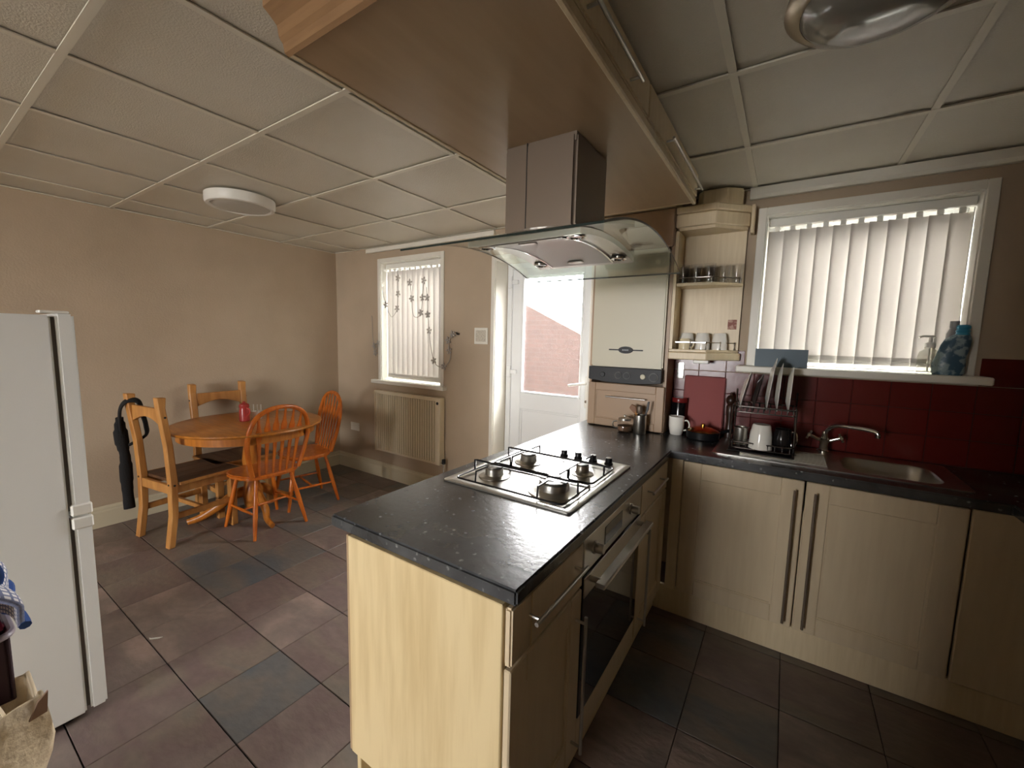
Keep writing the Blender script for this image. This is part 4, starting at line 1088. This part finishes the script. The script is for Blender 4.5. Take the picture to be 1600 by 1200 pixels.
obj('grinder_top', lathe(new(), [(.016, .2), (.026, .215), (.028, .235), (.016, .255), (.008, .26), (.009, .272), (0, .276)], gc, 18), mat('dark_walnut', None), t, smooth=True)
# glass sugar pot and utensil jar in front of the boiler cabinet
t = thing('sugar_jar', 'squat glass jar with steel lid in front of the boiler cabinet', 'jar', (-.80, 2.50, .9105))
sc_ = (-.803, 2.508, .9105)
obj('jar_body', lathe(new(), [(.034, 0), (.046, .012), (.048, .05), (.036, .068), (.035, .075)], sc_, 24), CLEARG, t, smooth=True)
obj('jar_lid', lathe(new(), [(.038, .075), (.038, .086), (.02, .094), (.006, .096), (.008, .106), (0, .108)], sc_, 24), STEEL, t, smooth=True)
obj('jar_handle', tube(new(), spline([(sc_[0]-.045, sc_[1]-.005, .975), (sc_[0]-.07, sc_[1]-.01, .968), (sc_[0]-.068, sc_[1]-.01, .94), (sc_[0]-.046, sc_[1]-.005, .93)], 4), .004, 8), STEEL, t, smooth=True)
obj('sugar_fill', lathe(new(), [(.03, .004), (.042, .013), (.043, .04), (0, .042)], sc_, 24), mat('brown_contents', srgb(96, 70, 48), .8), t, smooth=True)
ut = thing('utensil_jar', 'steel utensil pot in front of the boiler cabinet', 'pot', (-.715, 2.525, .9105))
obj('pot_body', lathe(new(), [(.036, 0), (.038, .004), (.038, .115), (.0355, .115), (.0355, .008), (0, .006)], (-.715, 2.525, .9105), 26), STEEL, ut, smooth=True)
t = thing('wooden_spatula', 'brown wooden spatula leaning left in the utensil pot', 'utensil', (-.72, 2.525, .92))
obj('handle', tube(new(), [(-.705, 2.525, .922), (-.745, 2.525, 1.045)], .006, 8), PINE, t, smooth=True)
obj('blade', prism(new(), [(-.735, 1.035), (-.752, 1.03), (-.785, 1.062), (-.770, 1.088), (-.742, 1.075)], 'y', 2.520, 2.530), mat('brown_wood', srgb(128, 88, 58), .5), t, .003)
t = thing('serving_spoon', 'steel serving spoon in the utensil pot', 'utensil', (-.71, 2.53, .92))
obj('handle', tube(new(), [(-.712, 2.535, .922), (-.722, 2.54, 1.03)], .004, 8), STEEL, t, smooth=True)
obj('spoon_bowl', lathe(new(), [(0, -.03), (.016, -.02), (.022, 0), (.016, .022), (0, .03)], (-.7245, 2.541, 1.055), 14), STEELD, t, smooth=True)
tag(obj('knife', prism(new(), [(-.700, .925), (-.694, .925), (-.676, 1.045), (-.668, 1.06), (-.664, 1.11), (-.676, 1.112), (-.684, 1.05)], 'y', 2.526, 2.534), BLACK, None, .002), 'black handled knife upright in the utensil pot', 'knife')

# dish rack and its load
t = thing('dish_rack', 'two-tier dark wire dish rack on the drainer', 'dish rack', (-.07, 2.54, .916))
wire = mat('dark_chrome_wire', srgb(90, 84, 80), .25, .9)
rx0, rx1, ry0, ry1 = -.215, .068, 2.42, 2.68
bm = new()
for z in (.935, .965): tube(bm, [(x, y, z) for x, y in rrect(rx0, rx1, ry0, ry1, .03, 4)], .0035, 6, closed=True)
for k in range(9): x = rx0+.015+k*.0316; tube(bm, [(x, ry0, .965), (x, ry0, .935), (x, ry1, .935), (x, ry1, .965)], .0022, 5)
obj('lower_basket', bm, wire, t, smooth=True)
bm = new()
for z in (1.115, 1.145): tube(bm, [(x, y, z) for x, y in rrect(rx0, rx1, ry0+.06, ry1, .03, 4)], .0035, 6, closed=True)
for k in range(11): x = rx0+.012+k*.0258; tube(bm, [(x, ry0+.06, 1.145), (x, ry0+.06, 1.115), (x, ry1, 1.115), (x, ry1, 1.145)], .0022, 5)
for k in range(11): x = rx0+.012+k*.0258; tube(bm, [(x, 2.60, 1.115), (x, 2.60, 1.16)], .002, 5)
obj('upper_basket', bm, wire, t, smooth=True)
for x in (rx0, rx1):
    obj('upright', tube(new(), [(x, ry1-.01, .9155), (x, ry1-.01, 1.22)], .0045, 8), wire, t, smooth=True); obj('upright', tube(new(), [(x, ry0+.03, .9155), (x, ry0+.03, .97), (x, ry0+.075, 1.115), (x, ry0+.075, 1.15)], .0045, 8), wire, t, smooth=True)
tray = obj('drip_tray', B(rx0-.005, rx1+.005, ry0-.01, ry1+.01, .9165, .9215), BLACK, t, .002)
def plate(label, x, r, tilt, m=CERAM):
    bm = lathe(new(), [(0, 0), (r*.55, 0), (r*.62, .003), (r, .016), (r, .019), (r*.62, .007), (r*.55, .0045), (0, .0045)], (0, 0, 0), 36, 'x')
    o = obj('plate', bm, m, None, smooth=True); o.location = (x, 2.585, 1.121+r*cos(tilt)); o.rotation_euler = (0, tilt, 0)
    return tag(o, label, 'plate', 'plates in the dish rack')
plate('white side plate at the left end of the dish rack, leaning right', -.185, .105, .20)
plate('dark glass plate near the middle of the dish rack', -.125, .100, .18, mat('dark_glass_plate', srgb(60, 52, 50), .1))
plate('tallest white plate in the dish rack, left of the close pair', -.068, .142, .10)
plate('white plate standing in the middle of the right-hand three', -.030, .128, .04)
plate('rightmost white plate in the dish rack', .018, .120, .03)
mug('mug', 'white ribbed mug upside down in the lower dish rack', (-.075, 2.462, .9385), .052, .125, 2.2, None, True, rt=1.05)
t = thing('steel_cup', 'steel cup in the lower dish rack left of the white mug', 'cup', (-.165, 2.485, .9385))
obj('cup_body', lathe(new(), [(.030, 0), (.032, .004), (.034, .095), (.036, .097), (.033, .095), (.028, .01), (0, .008)], (-.168, 2.478, .9385), 24), STEEL, t, smooth=True)
obj('cup_foot', lathe(new(), [(.031, 0), (.034, .006), (.031, .012)], (-.168, 2.478, .9390), 24), CHROME, t, smooth=True)
t = thing('glass_jug', 'dark glass jug lying in the right of the lower dish rack', 'jug', (.02, 2.50, .9385))
obj('jug_body', lathe(new(), [(.032, 0), (.044, .015), (.046, .06), (.036, .10), (.038, .108), (.034, .106), (.041, .06), (.04, .018), (0, .008)], (.018, 2.495, .9385), 24), mat('smoked_glass_dark', srgb(30, 28, 28), .08), t, smooth=True)
obj('jug_handle', tube(new(), spline([(.055, 2.485, 1.035), (.075, 2.478, 1.03), (.078, 2.478, .99), (.062, 2.482, .962)], 4), .005, 8), CHROME, t, smooth=True)

# window sill
SZ = KW[2]+.0045
t = thing('storage_box', 'slate blue box at the left end of the kitchen window sill', 'box', (-.02, 2.73, SZ))
bm = new()
for a in ((-.145, .098, 2.705, 2.711), (-.145, .098, 2.769, 2.775), (-.145, -.139, 2.711, 2.769), (.092, .098, 2.711, 2.769)): box(bm, *a, SZ, SZ+.098)
box(bm, -.139, .092, 2.711, 2.769, SZ, SZ+.006)
obj('box_shell', bm, GREYBOX, t)
t = thing('soap_dispenser', 'clear pump soap bottle on the kitchen window sill', 'soap dispenser', (.560, 2.74, SZ))
so = (.565, 2.735, SZ+.0004)
obj('bottle', lathe(new(), [(.036, 0), (.040, .006), (.040, .085), (.034, .105), (.018, .118), (.018, .128)], so, 22), PUMPG, t, smooth=True)
obj('pump_collar', lathe(new(), [(.02, .124), (.02, .145), (.008, .15), (.006, .175)], so, 16), WHITEP, t, smooth=True)
obj('pump_nozzle', tube(new(), [(so[0]+.014, so[1], so[2]+.178), (so[0]-.03, so[1]-.004, so[2]+.178), (so[0]-.042, so[1]-.006, so[2]+.172)], .0055, 8), WHITEP, t, smooth=True)
obj('dip_tube', tube(new(), [(so[0], so[1], so[2]+.01), (so[0], so[1], so[2]+.125)], .003, 6), WHITEP, t)
t = thing('detergent_bottle', 'curvy teal printed bottle with blue cap on the window sill', 'bottle', (.65, 2.735, SZ))
bm = new(); rings = []
for z, cx, w_, d_ in ((0, .635, .050, .026), (.012, .635, .057, .03), (.05, .634, .058, .032), (.085, .638, .052, .030), (.115, .645, .051, .029), (.14, .650, .050, .028), (.165, .656, .045, .026), (.18, .662, .034, .023), (.19, .668, .022, .019)):
    rings.append([bm.verts.new((cx+w_*cos(2*pi*q/24), 2.735+d_*sin(2*pi*q/24), SZ+.0004+z)) for q in range(24)])
for a, b in zip(rings, rings[1:]):
    for q in range(24): bm.faces.new((a[q], a[(q+1) % 24], b[(q+1) % 24], b[q]))
bm.faces.new(rings[0]); bm.faces.new(rings[-1])
obj('bottle_body', bm, MULTI, t, smooth=True)
bm = lathe(new(), [(.024, .186), (.024, .192), (.021, .196), (.024, .2), (.024, .207), (.021, .211), (.024, .215), (.024, .226), (.018, .232), (0, .232)], (.668, 2.735, SZ), 20)
obj('bottle_cap', bm, BLUECAP, t, smooth=True)
t = thing('spray_bottle', 'grey capped bottle standing behind the teal bottle', 'bottle', (.655, 2.775, SZ))
obj('bottle_body', lathe(new(), [(.022, 0), (.025, .004), (.025, .19), (.016, .215), (.014, .22)], (.652, 2.795, SZ+.0004), 20), GREYCAP, t, smooth=True)
obj('bottle_cap', cyl(new(), (.652, 2.795, SZ+.22), .0165, .032, 20), GREYCAP, t, smooth=True)

# floor scrap
tag(obj('paper_scrap', prism(new(), [(-2.44, .60), (-2.425, .598), (-2.40, .625), (-2.396, .640), (-2.404, .632), (-2.428, .606)], 'z', .0005, .004), CERAM), 'tiny white scrap lying on the floor tiles near the fridge', 'scrap')
